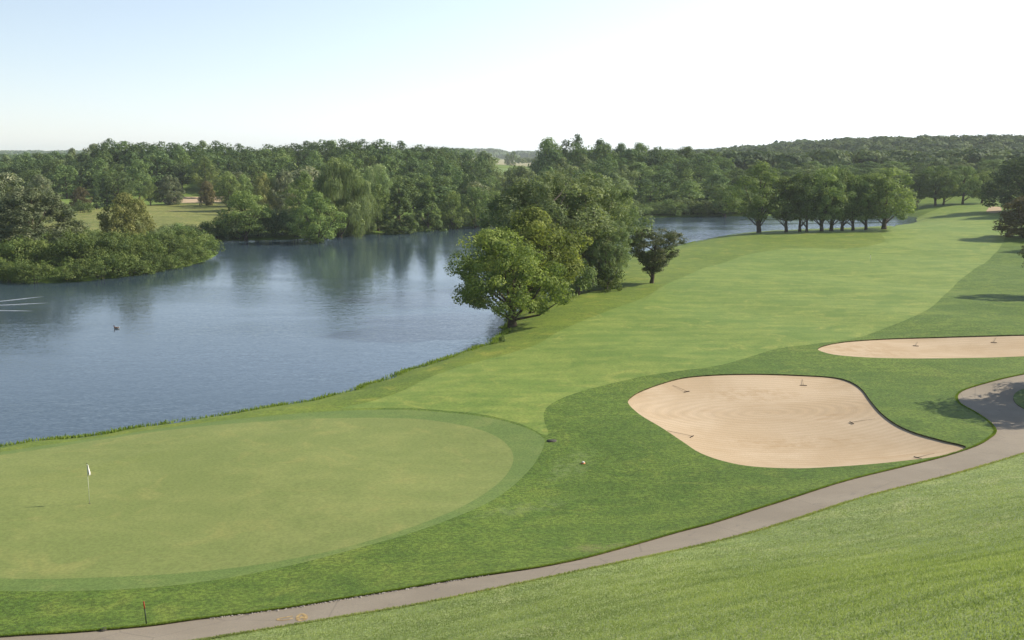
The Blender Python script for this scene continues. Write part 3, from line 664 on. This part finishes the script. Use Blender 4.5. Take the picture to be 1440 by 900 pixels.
# ------------------------------------------------------------------ shoreline shrubs
SHUE = ['bright green', 'fresh green', 'dark green', 'pale green', 'olive']
def shrub_line(poly, n, h, w, where, group, back=(0, 3), kinds=(0, 1, 3), marks=()):
    poly = np.array(poly, float); seg = np.linalg.norm(np.diff(poly, axis=0), axis=1); cum = np.concatenate([[0], np.cumsum(seg)])
    for i in range(n):
        s = (i + random.uniform(.2, .8)) / n * cum[-1]; q = np.array([np.interp(s, cum, poly[:, 0]), np.interp(s, cum, poly[:, 1])])
        q[1] += random.uniform(*back); wd = random.uniform(*w); ki = random.choice(kinds); hh = random.uniform(*h); f = (hh - h[0]) / (h[1] - h[0])
        u = 720 + FPX * q[0] / (q[1] * cp_ + 19 * sp_); mk = [m[1] for m in marks if u < m[0]][0]
        sz = 'tall ' if f > .66 else ('low ' if f < .33 else '')
        put(shrubs[ki], q[0], q[1], hh, wd, sz + SHUE[ki] + ' shrub ' + where + ' ' + mk, name='shrub', cat='shrub', group=group, sink=.15, z=max(tz(*q), .05))
MP = [(0, 'cut by the frame edge'), (55, 'under the big grey tree'), (105, 'under the grey crown'), (150, 'left of the yellowish bush'), (205, 'below the yellowish bush'), (255, 'right of the yellow bush'), (9999, 'at the tip')]
MS = [(345, 'next to the peninsula tip'), (400, 'below the wide olive tree'), (480, 'below the dome shaped tree'), (530, 'below the tall willow'), (580, 'below the left cone shaped tree'), (630, 'below the right cone shaped tree'), (690, 'near the lake narrows'), (9999, 'behind the lakeside maples')]
MQ = [(925, 'just right of the lakeside clump'), (970, 'above the hawthorn'), (1020, 'in the open pond middle'), (1080, 'behind the first row tree'), (1140, 'behind the dark row trees'), (1200, 'behind the green row trees'), (9999, 'behind the last row tree')]
GP = 'shrubs covering the left peninsula'
a = on_plane([(-70, 385), (0, 391), (30, 397), (90, 397), (150, 392), (220, 382), (252, 375), (275, 369), (285, 362)])
shrub_line(a, 22, (2.6, 4.2), (4.6, 6.6), 'at the waterline of the peninsula', GP + ', front rank', (-.6, .8), marks=MP)
a = on_plane([(-70, 376), (0, 380), (90, 384), (150, 380), (220, 372), (255, 364), (277, 357)])
shrub_line(a, 18, (3.6, 5.6), (6, 8.5), 'in the second rank on the peninsula', GP + ', second rank', (0, 3), marks=MP)
a = on_plane([(60, 372), (150, 370), (210, 363), (245, 356), (264, 351)])
shrub_line(a, 14, (3.6, 5.4), (6, 9), 'on the crest of the peninsula', GP + ', crest', (0, 4), (2, 1, 4, 0), marks=MP)
a = on_plane([(110, 352), (200, 349), (262, 343)])
shrub_line(a, 8, (2.4, 3.6), (6, 8), 'between peninsula and meadow', 'shrubs between peninsula and meadow', (3, 10), (2, 4), marks=MP)
a = on_plane([(300, 339), (335, 338), (380, 336.5), (420, 335.5)])
shrub_line(a, 9, (4.5, 6.5), (8, 11), 'on the dark far shore', 'dark shrubs on the far shore, left', (1, 5), (2, 2, 4), marks=MS)
a = on_plane([(470, 333), (510, 329), (570, 322.5), (620, 318.5), (700, 316), (760, 312)])
shrub_line(a, 22, (2.2, 4.2), (5, 8), 'on the far shore', 'shrubs on the far shore, middle', (.5, 3), (0, 2, 3, 4), marks=MS)
a = on_plane([(880, 307), (905, 306), (960, 304.5), (1015, 303.5), (1050, 303.5)])
shrub_line(a, 20, (3.0, 5.0), (7, 10), 'on the pond bank', 'shrubs on the right pond far bank', (.5, 8), (0, 2, 4), marks=MQ)
a = on_plane([(1060, 303.5), (1120, 301), (1190, 299.5), (1250, 300)])
shrub_line(a, 14, (3.0, 6.5), (8, 12), 'on the shaded pond bank', 'shrubs behind the pondside row', (1, 10), (2, 4), marks=MQ)

for i in range(24):
    yy = random.uniform(370, 620); uu = random.uniform(684, 752); xx = x_at(uu, yy); zz = tz(xx, yy); vt = random.uniform(243, 254) if uu < 722 else random.uniform(228, 242)
    kk = random.choice((0, 2, 4, 3)); put(shrubs[kk], xx, yy, max(1.6, z_at(vt, yy) - zz), random.uniform(7, 14), ('bright green', '', 'dark green', 'pale green', 'olive')[kk] + ' brush ' + ('left of' if uu < 700 else ('in front of' if uu < 722 else 'right of')) + ' the field gap, ' + ('far' if yy > 480 else 'near') + ' row', name='shrub', cat='shrub', group='brush in the field gap')
# ------------------------------------------------------------------ woods: individual trees
LOOK = ['green round', 'dark domed', 'dark oval', 'dark round', 'green domed', 'green oval', 'olive round', 'silvery domed', 'yellowish round']
MARKL = [(90, 'above the big grey left tree'), (200, 'above the yellowish bush of the peninsula'), (335, 'above the far bunker'), (425, 'between far bunker and tall willow'), (520, 'right above the tall willow'), (620, 'above the two cone shaped trees'), (9999, 'just left of the field gap')]
MARKC = [(800, 'just right of the field gap'), (880, 'above the lakeside clump'), (960, 'above the lone hawthorn'), (1050, 'above the open right pond'), (1150, 'above the left pondside row'), (1250, 'above the right pondside row'), (1350, 'above the fairway end'), (9999, 'above the right edge tree')]
def wood(rows, sky, rank, group, kinds, marks, wj=(10.5, 15)):
    su = [s[0] for s in sky]; svv = [s[1] for s in sky]
    for ri, (y, u0, u1, dv, st) in enumerate(rows):
        stepu = st * FPX / y; u = u0 + random.uniform(0, stepu)
        while u < u1:
            yy = y + random.uniform(-12, 12); vt = np.interp(u, su, svv) + dv + (random.uniform(-3.5, 3) if dv < 3 else random.uniform(-4, 4.5)) * (420 / y)
            x = x_at(u, yy); z = tz(x, yy); H = z_at(vt, yy) - z
            H = min(max(H, 6.5), 24)
            if not inside(LAKE, np.array([x]), np.array([yy]))[0]:
                k = random.choice(kinds); mk = [m[1] for m in marks if u < m[0]][0]
                size = 'tall ' if H > 17 else ('small ' if H < 11 else '')
                lb = size + LOOK[k] + ' tree ' + (rank[ri] if isinstance(rank, (list, tuple)) else rank) + ' ' + mk
                put(forest[k], x, yy, H, random.uniform(*wj), lb, name='forest_tree', cat='tree', group=group)
            u += stepu * random.uniform(.75, 1.25)
skyL = [(-80, 230), (0, 226), (40, 218), (80, 215), (120, 212), (148, 201), (165, 198), (185, 203), (240, 202), (300, 204), (370, 209), (420, 205), (450, 200), (500, 199), (550, 204), (590, 208), (620, 213), (655, 213), (668, 210), (690, 219)]
skyC = [(740, 203), (760, 196), (780, 199), (810, 196), (840, 200), (880, 206), (930, 210), (960, 212), (1000, 214), (1060, 216), (1150, 214), (1440, 208)]
wood([(462, -70, 690, -4, 7.5), (436, -70, 690, 1, 8.5)], skyL, ('on the skyline', 'just under the skyline'), 'trees on the left skyline wood', (0, 1, 1, 2, 3, 3, 1, 6), MARKL)
wood([(412, -70, 335, 9, 10), (398, 335, 685, 9, 10.5), (368, 335, 675, 19, 11)], skyL, ('in the third rank', 'in the third rank', 'in the fourth rank'), 'trees inside the left wood', (0, 1, 1, 2, 3, 4, 5, 6), MARKL)
wood([(398, -40, 262, 20, 12), (345, 335, 480, 32, 13), (330, 470, 700, 34, 11), (305, 520, 700, 44, 11)], skyL, ('at the wood edge', 'at the wood edge', 'near the wood edge', 'at the wood edge'), 'front edge trees of the left wood', (0, 1, 2, 4, 4, 7, 6, 5), MARKL)
wood([(455, 745, 1010, -5, 9.5), (425, 752, 1030, 3, 10)], skyC, ('on the skyline', 'just under the skyline'), 'trees on the central skyline wood', (0, 1, 1, 2, 3, 3), MARKC)
wood([(395, 745, 1080, 16, 11), (368, 735, 1080, 27, 11), (345, 735, 1060, 40, 11)], skyC, ('high on the slope', 'halfway down the slope', 'low on the slope'), 'trees on the slope of the central wood', (0, 1, 2, 3, 4, 5, 4, 6), MARKC)
wood([(440, 1040, 1500, 18, 12), (400, 1080, 1500, 26, 12)], skyC, ('behind the front rank', 'in the front rank'), 'trees at the foot of the right hill', (0, 1, 2, 3, 3, 1, 6), MARKC)
wood([(360, 1250, 1500, 38, 13)], skyC, 'at the very edge of the wood', 'trees beyond the fairway end', (1, 2, 3, 0), MARKC)

# ------------------------------------------------------------------ distant woods (uncountable)
def mass(name, X, Y, Hs, Ws, n, leaf, mat, label, seed):
    rs = np.random.RandomState(seed); Z = terrain(X, Y); V = []; T = []
    N = len(X); K = n
    d = rs.normal(size=(N, K, 3)); d[:, :, 2] = np.abs(d[:, :, 2]) * 1.1 - .25; d /= np.linalg.norm(d, axis=2)[:, :, None]
    lob = 1 + .22 * np.sin(4 * np.arctan2(d[:, :, 1], d[:, :, 0]) + rs.uniform(0, 6, (N, 1))) * np.sin(5 * d[:, :, 2] + rs.uniform(0, 6, (N, 1)))
    r = rs.uniform(.78, 1.05, (N, K)) * lob
    p = np.stack([X[:, None] + d[:, :, 0] * r * Ws[:, None] / 2, Y[:, None] + d[:, :, 1] * r * Ws[:, None] / 2, (Z + Hs * .66)[:, None] + d[:, :, 2] * r * Hs[:, None] * .32], 2).reshape(-1, 3)
    nr = d.reshape(-1, 3) + rs.normal(size=(N * K, 3)) * .3 + np.array([0, 0, .3]); nr /= np.linalg.norm(nr, axis=1)[:, None]
    a = np.cross(nr, rs.normal(size=nr.shape)); a /= np.linalg.norm(a, axis=1)[:, None]; b = np.cross(nr, a)
    s = leaf * rs.uniform(.7, 1.4, (N * K, 1)) * np.repeat(Ws / 12, K)[:, None]
    v = np.stack([p - a * s * .5, p + b * s * .4, p + a * s * .5, p - b * s * .4], 1).reshape(-1, 3)
    me = mesh_np(name, v, np.arange(len(v)).reshape(-1, 4), [mat])
    add_attr(me, 'tone', np.clip(np.repeat(rs.uniform(0, .9, N), K) + rs.uniform(-.15, .15, N * K), 0, 1.2))
    tag(link(name, me), label, None, None, 'stuff')
L['far'] = leaf_mat('distant_leaves', (.050, .084, .034), (.120, .168, .064), (.18, .21, .10), .2, 0)
rs = np.random.RandomState(5)
def scatter(x0, x1, y0, y1, st, keep):
    X, Y = np.meshgrid(np.arange(x0, x1, st), np.arange(y0, y1, st)); X = X.ravel() + rs.uniform(-.45, .45, X.size) * st; Y = Y.ravel() + rs.uniform(-.45, .45, Y.size) * st
    u = 720 + FPX * X / (Y * cp_ + 16 * sp_); k = keep(u, X, Y); return X[k], Y[k]
X, Y = scatter(-20, 620, 470, 1000, 10.0, lambda u, x, y: (u > 760) & (u < 1540) & ~((u < 1000) & (y < 480)))
mass('hill_forest', X, Y, rs.uniform(9, 15.5, len(X)) * (.7 + .3 * S(Y, 600, 820)), rs.uniform(11, 18, len(X)), 210, 1.45, L['far'], 'continuous wood covering the hill on the right', 1)
X, Y = scatter(-560, 0, 485, 760, 11, lambda u, x, y: (u > 230) & (u < 640))
mass('back_forest', X, Y, rs.uniform(7, 10.5, len(X)), rs.uniform(10, 15, len(X)), 80, 2.0, L['far'], 'wood continuing behind the left skyline', 2)
X, Y = scatter(-1900, 2400, 2550, 3300, 26, lambda u, x, y: (u > -200) & (u < 1640))
mass('horizon_forest', X, Y, rs.uniform(13, 20, len(X)), rs.uniform(22, 34, len(X)), 50, 2.6, L['far'], 'faint blue line of woods on the horizon', 3)
X, Y = scatter(-700, 900, 1000, 2500, 24, lambda u, x, y: (u > -200) & (u < 1640) & ((u < 655) | (u > 765)))
mass('middle_distance_forest', X, Y, rs.uniform(12, 16, len(X)), rs.uniform(18, 28, len(X)), 50, 2.6, L['far'], 'woods between the near hills and the horizon', 4)
X, Y = scatter(-60, 120, 1320, 1420, 14, lambda u, x, y: ((u > 728) & (u < 770)) | ((u > 640) & (u < 694)))
mass('hedge_trees', X, Y, rs.uniform(9, 15, len(X)), rs.uniform(10, 16, len(X)), 60, 1.8, L['far'], 'field edge trees in the gap between the woods', 6)

# ------------------------------------------------------------------ grass blades on the near slope, bank grass, gravel
def blades(name, X, Y, h, w, mat, label, seed, zoff=0., Z=None):
    rs = np.random.RandomState(seed); Z = terrain(X, Y) if Z is None else Z; N = len(X); a = rs.uniform(0, 2 * PI, N)
    hh = h * rs.uniform(.5, 1.4, N); ww = w * rs.uniform(.6, 1.4, N); lean = rs.normal(0, .35, (N, 2)) * hh[:, None]
    b0 = np.stack([X - np.cos(a) * ww / 2, Y - np.sin(a) * ww / 2, Z + zoff], 1); b1 = np.stack([X + np.cos(a) * ww / 2, Y + np.sin(a) * ww / 2, Z + zoff], 1)
    t = np.stack([X + lean[:, 0], Y + lean[:, 1], Z + hh], 1)
    me = mesh_np(name, np.stack([b0, b1, t], 1).reshape(-1, 3), np.arange(3 * N).reshape(-1, 3), [mat])
    al = X * .89 + Y * .455; ac = -X * .455 + Y * .89
    cl = .5 + .16 * np.sin(X * .9 + 2 * np.sin(Y * .7)) * np.sin(Y * 1.3 + X * .2) + .2 * np.sin(ac * 3.1 + 1.2 * np.sin(al * .21) + np.sin(ac * .9) * 2) * np.sin(al * .13 + ac * 1.1 + 1)
    add_attr(me, 'tone', np.clip(cl + rs.uniform(-.3, .3, N), 0, 1.2)); tag(link(name, me), label, None, None, 'stuff')
L['blade'] = leaf_mat('grass_blades', (.165, .220, .085), (.31, .37, .145), (.46, .49, .28), .35, 0)
L['bank'] = leaf_mat('bank_grass', (.12, .18, .03), (.21, .27, .05), (.29, .31, .09), .35, 0)
rs = np.random.RandomState(9)
N = 1900000; X = rs.uniform(-24, 44, N); Y = rs.uniform(11, 62, N)
k = inside(P['hillside'], X, Y) & ~inside(P['edge'], X, Y); X, Y = X[k], Y[k]
dd = np.hypot(X, Y); k = (np.abs(X) < Y * .56 + 2) & (rs.uniform(size=len(X)) < np.clip((34 / dd) ** 2, .1, 1)); X, Y = X[k], Y[k]
blades('grass', X, Y, .05, .02, L['blade'], 'short mown grass blades on the near slope', 1)
# longer tufts along the near shore
n = 13000; i = rs.randint(4, len(_sn) - 6, n); tt = rs.uniform(0, 1, n)[:, None]; q = _sn[i] * (1 - tt) + _sn[i + 1] * tt
q = q + rs.normal(0, .28, (n, 2)); dn = np.clip(terrain(q[:, 0], q[:, 1]), 0, 9)
clump = (np.sin(q[:, 0] * 1.1 + 3 * np.sin(q[:, 1] * .31)) > -.3) | (rs.uniform(size=n) < .35); q = q[clump]; dn = dn[clump]
blades('bank_grass', q[:, 0], q[:, 1], .20, .09, L['bank'], 'uneven long grass along the edge of the lake', 2, Z=dn)
# rough edge of the path
n = 60000; i = rs.randint(3, len(_ue) - 6, n); tt = rs.uniform(0, 1, n)[:, None]; q = _ue[i] * (1 - tt) + _ue[i + 1] * tt
q = q + rs.normal(0, .07, (n, 2)); k = ~inside(P['path'], q[:, 0], q[:, 1]); q = q[k]
blades('verge_grass', q[:, 0], q[:, 1], .05, .035, L['bank'], 'ragged grass edge along the far side of the cart path', 3)
n = 9000; i = rs.randint(6, len(_le) - 6, n); tt = rs.uniform(0, 1, n)[:, None]; q = _le[i] * (1 - tt) + _le[i + 1] * tt
q = q + _nr[i] * rs.uniform(.02, .3, (n, 1))
blades('slope_edge_grass', q[:, 0], q[:, 1], .07, .04, L['blade'], 'grass overhanging the near side of the cart path', 4)
b = MB(); up = G2([(300, 867), (400, 854.5), (480, 841.5), (560, 828.5), (640, 814.5), (690, 806)], 4, False)
for _ in range(520):
    i = random.randrange(len(up) - 1); t = random.random(); q = up[i] * (1 - t) + up[i + 1] * t + np.array([random.gauss(0, .06), random.gauss(-.06, .07)])
    r = random.uniform(.012, .045); b.blob((q[0], q[1], tz(*q) - .05 + r * .4), (r * random.uniform(.8, 1.4), r, r * .7), 5, 3)
tag(link('gravel', b.mesh('gravel', [M['stone']], False)), 'loose pale gravel along the path edge', None, None, 'stuff')

# ------------------------------------------------------------------ small things
def empty(name, p, label, cat, rz=0, group=None): return tag(link(name, None, None, tuple(p), (0, 0, rz)), label, cat, group)
q = g1(126, 708); e = empty('flagstick', q, 'thin flagstick with a limp white flag standing in the putting green', 'flagstick')
b = MB(); b.tube([(0, 0, -.1), (0, 0, 2.13)], [.016, .012], 8); link('pole', b.mesh('pole', [M['pole']]), e)
b = MB(); b.blob((0, 0, 2.16), (.018, .018, .03), 8, 6); link('finial', b.mesh('finial', [M['darkpole']]), e)
fv = []; ff = []                                        # limp folded cloth
nz, nx = 14, 16
for i in range(nz + 1):
    for j in range(nx + 1):
        s = j / nx; t = i / nz; wdt = (.05 + .12 * t ** 1.6) * (1 - .35 * max(0, t - .8) / .2)
        fv.append((.012 + wdt * s, .045 * math.sin(s * 13 + t * 2) * (.3 + t), 2.08 - .48 * t - .10 * s * t)); 
for i in range(nz):
    for j in range(nx): a0 = i * (nx + 1) + j; ff.append((a0, a0 + 1, a0 + nx + 2, a0 + nx + 1))
me = bpy.data.meshes.new('flag'); me.from_pydata(fv, [], ff); me.materials.append(M['white']); me.polygons.foreach_set('use_smooth', [True] * len(ff)); me.update()
fo = link('flag', me, e); md = fo.modifiers.new('thick', 'SOLIDIFY'); md.thickness = .006
b = MB(); b.tube([(0, 0, -.02), (0, 0, .006)], [.056, .056], 16); link('cup', b.mesh('cup', [M['iron']]), e)

q = g1(206.5, 877.5); e = empty('marker_stake', q, 'leaning dark green stake with a red top beside the cart path', 'stake')
b = MB(); b.tube([(0, 0, -.2), (-.05, 0, .62)], [.024, .024], 8); link('post', b.mesh('post', [M['darkpole']]), e)
b = MB(); b.tube([(-.05, 0, .62), (-.072, 0, .90)], [.026, .026], 8); link('tip', b.mesh('tip', [M['red']]), e)
q = g1(1224, 367); e = empty('yardage_pole', q, 'thin pale yardage pole standing in the fairway', 'pole')
b = MB(); b.tube([(0, 0, -.2), (0, 0, 1.0)], [.035, .035], 8); link('post', b.mesh('post', [M['pole']]), e)
b = MB(); b.tube([(0, 0, 1.0), (0, 0, 1.12)], [.04, .04], 8); link('cap', b.mesh('cap', [M['darkpole']]), e)
q = g1(145, 885) ; e = empty('sprinkler_lid', q, 'dark oval sprinkler lid in the grass at the path edge', 'lid')
b = MB(); b.tube([(0, 0, -.05), (0, 0, .015)], [.15, .14], 20); link('cover', b.mesh('cover', [M['iron']]), e)
b = MB(); b.tube([(0, 0, .015), (0, 0, .025)], [.05, .05], 12); link('knob', b.mesh('knob', [M['darkpole']]), e)
q = g1(776, 620); b = MB(); b.tube([(q[0], q[1], q[2] - .05), (q[0], q[1], q[2] + .025)], [.34, .32], 18)
tag(link('drain_cover', b.mesh('drain_cover', [M['iron']])), 'dark brown drain cover where collar, fairway and rough meet', 'drain cover')
q = g1(820, 652); e = empty('marker_disc', q, 'small orange and white marker in the worn rough', 'marker')
b = MB(); b.tube([(0, 0, 0), (0, 0, .06)], [.13, .12], 12); link('base', b.mesh('base', [M['orange']]), e)
b = MB(); b.blob((0, 0, .09), (.09, .09, .06), 12, 8); link('dome', b.mesh('dome', [M['white']]), e)

def zs(x, y, poly, depth, k, lp): return tz(x, y) - lp - depth * (1 - math.exp(-float(dist_poly(poly, np.array([x]), np.array([y]))[0]) / k))
def rake(head, tail, label, big=True):
    po, dp, kk = (P['bunker_big'], .55, 3.5) if big else (P['bunker_far'], .5, 3)
    h = g1(*head); t = g1(*tail); L_ = np.linalg.norm(t[:2] - h[:2]) + 1e-6; dr = (t[:2] - h[:2]) / L_; t2 = h[:2] + dr * 1.75
    hz = zs(h[0], h[1], po, dp, kk, .105)
    tzz = zs(t2[0], t2[1], po, dp, kk, .105) if inside(po, np.array([t2[0]]), np.array([t2[1]]))[0] else tz(*t2)
    e = empty('bunker_rake', (h[0], h[1], hz), label, 'rake', math.atan2(dr[1], dr[0]), 'rakes lying in the bunkers')
    b = MB(); b.tube([(0, 0, .09), (.9, 0, .07 + (tzz - hz) * .5), (1.75, 0, .04 + tzz - hz)], [.013, .012, .011], 6); link('handle', b.mesh('handle', [M['rakewood']]), e)
    b = MB(); b.box((0, 0, .06), (.022, .26, .022))
    for k in range(11): b.tube([(0, -.27 + .054 * k, .06), (.01, -.27 + .054 * k, -.02)], [.009, .004], 5)
    link('head', b.mesh('head', [M['rakehead']], False), e)
rake((966, 545), (940, 537), 'bunker rake near the far left rim of the large bunker')
rake((973, 609), (934, 603), 'bunker rake with its dark head in the near left of the large bunker')
rake((1198, 588), (1236, 585), 'bunker rake lying near the right rim of the large bunker')
rake((1130, 536), (1128, 528), 'bunker rake pointing away at the top rim of the large bunker')
rake((1291, 640), (1315, 632), 'bunker rake at the near right tail of the large bunker beside the path')
rake((1288, 481.5), (1292, 476), 'bunker rake in the long far bunker, left one', False)
rake((1398, 477.5), (1402, 472), 'bunker rake in the long far bunker, right one', False)

# duck on the lake
q = on_plane([(164, 462)])[0]; e = empty('duck', (q[0], q[1], 0), 'brown and pale duck swimming alone on the lake', 'duck', R_(180))
b = MB(); b.blob((0, 0, .07), (.27, .13, .11), 16, 10); b.blob((.16, 0, .09), (.13, .11, .10), 14, 8, 1)
b.tube([(-.20, 0, .10), (-.30, 0, .15), (-.37, 0, .17)], [.08, .05, .012], 10); b.tube([(.20, 0, .12), (.24, 0, .2), (.25, 0, .27)], [.06, .045, .045], 10, 1); b.blob((.27, 0, .30), (.07, .052, .055), 12, 8, 2)
link('body', b.mesh('body', [M['duckgrey'], M['duckbrown'], M['duckdark']]), e)
b = MB(); b.tube([(.32, 0, .295), (.37, 0, .285), (.40, 0, .283)], [.024, .02, .014], 8); link('beak', b.mesh('beak', [M['beak']]), e)
for s in (-1, 1):
    b = MB(); b.blob((-.05, s * .10, .11), (.18, .045, .07), 12, 8); link('wing', b.mesh('wing', [M['duckbrown']]), e)
# ripple ridges left by a swimmer
def ripple(a, bb, label, w=.16, h=.05):
    p = on_plane([a, bb]); n = 24; V = []; F = []
    d = (p[1] - p[0]); Ln = np.linalg.norm(d); d /= Ln; nn = np.array([-d[1], d[0]])
    for i in range(n + 1):
        t = i / n; c = p[0] + (p[1] - p[0]) * t; tp = min(1, (1 - t) * 3) * (.5 + .5 * t); wob = .05 * math.sin(t * 9)
        for s, z in ((-1, .003), (0, h * tp + .006), (1, .003)): q = c + nn * (s * w * tp + wob); V.append((q[0], q[1], z))
    for i in range(n):
        for k in range(2): F.append((i * 3 + k, i * 3 + k + 1, i * 3 + k + 4, i * 3 + k + 3))
    tag(link('water_ripple', mesh_np('water_ripple', V, F, [M['foam']], smooth=True)), label, 'ripple', 'wake ripples at the left edge of the lake')
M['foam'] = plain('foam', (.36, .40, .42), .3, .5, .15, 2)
ripple((-40, 428), (62, 417), 'topmost pale wake line at the left edge of the lake')
ripple((-40, 431), (68, 426), 'middle and longest pale wake line at the left edge of the lake')
ripple((-40, 436), (48, 437.5), 'lowest pale wake line at the left edge of the lake')

# faded yellow paint on the path
def stroke(pl, w, n=4):
    p = G2(pl, n, False); V = []; F = []
    for i in range(len(p)):
        d = p[min(i + 1, len(p) - 1)] - p[max(i - 1, 0)]; d /= np.linalg.norm(d); nn = np.array([-d[1], d[0]])
        for s in (-1, 1): q = p[i] + nn * s * w / 2; V.append((q[0], q[1], tz(*q) - .045 + .012))
    for i in range(len(p) - 1): F.append((2 * i, 2 * i + 1, 2 * i + 3, 2 * i + 2))
    return V, F
V = []; F = []
for pl, w in (([(390, 869), (400, 867), (412, 865)], .11), ([(393, 871), (402, 870.5), (412, 868)], .09), ([(390, 869), (392, 871)], .1),
              ([(418, 868), (420, 864), (425, 862), (430, 865), (430, 869), (425, 871), (420, 871), (418, 868)], .12), ([(422, 869), (425, 865), (427, 869)], .08)):
    v, f = stroke(pl, w); o0 = len(V); V += v; F += [tuple(o0 + i for i in x) for x in f]
me = bpy.data.meshes.new('painted_mark'); me.from_pydata(V, [], F); me.materials.append(M['paint']); me.update()
tag(link('painted_mark', me), 'faded yellow arrow and ring painted on the cart path', None, None, 'structure')
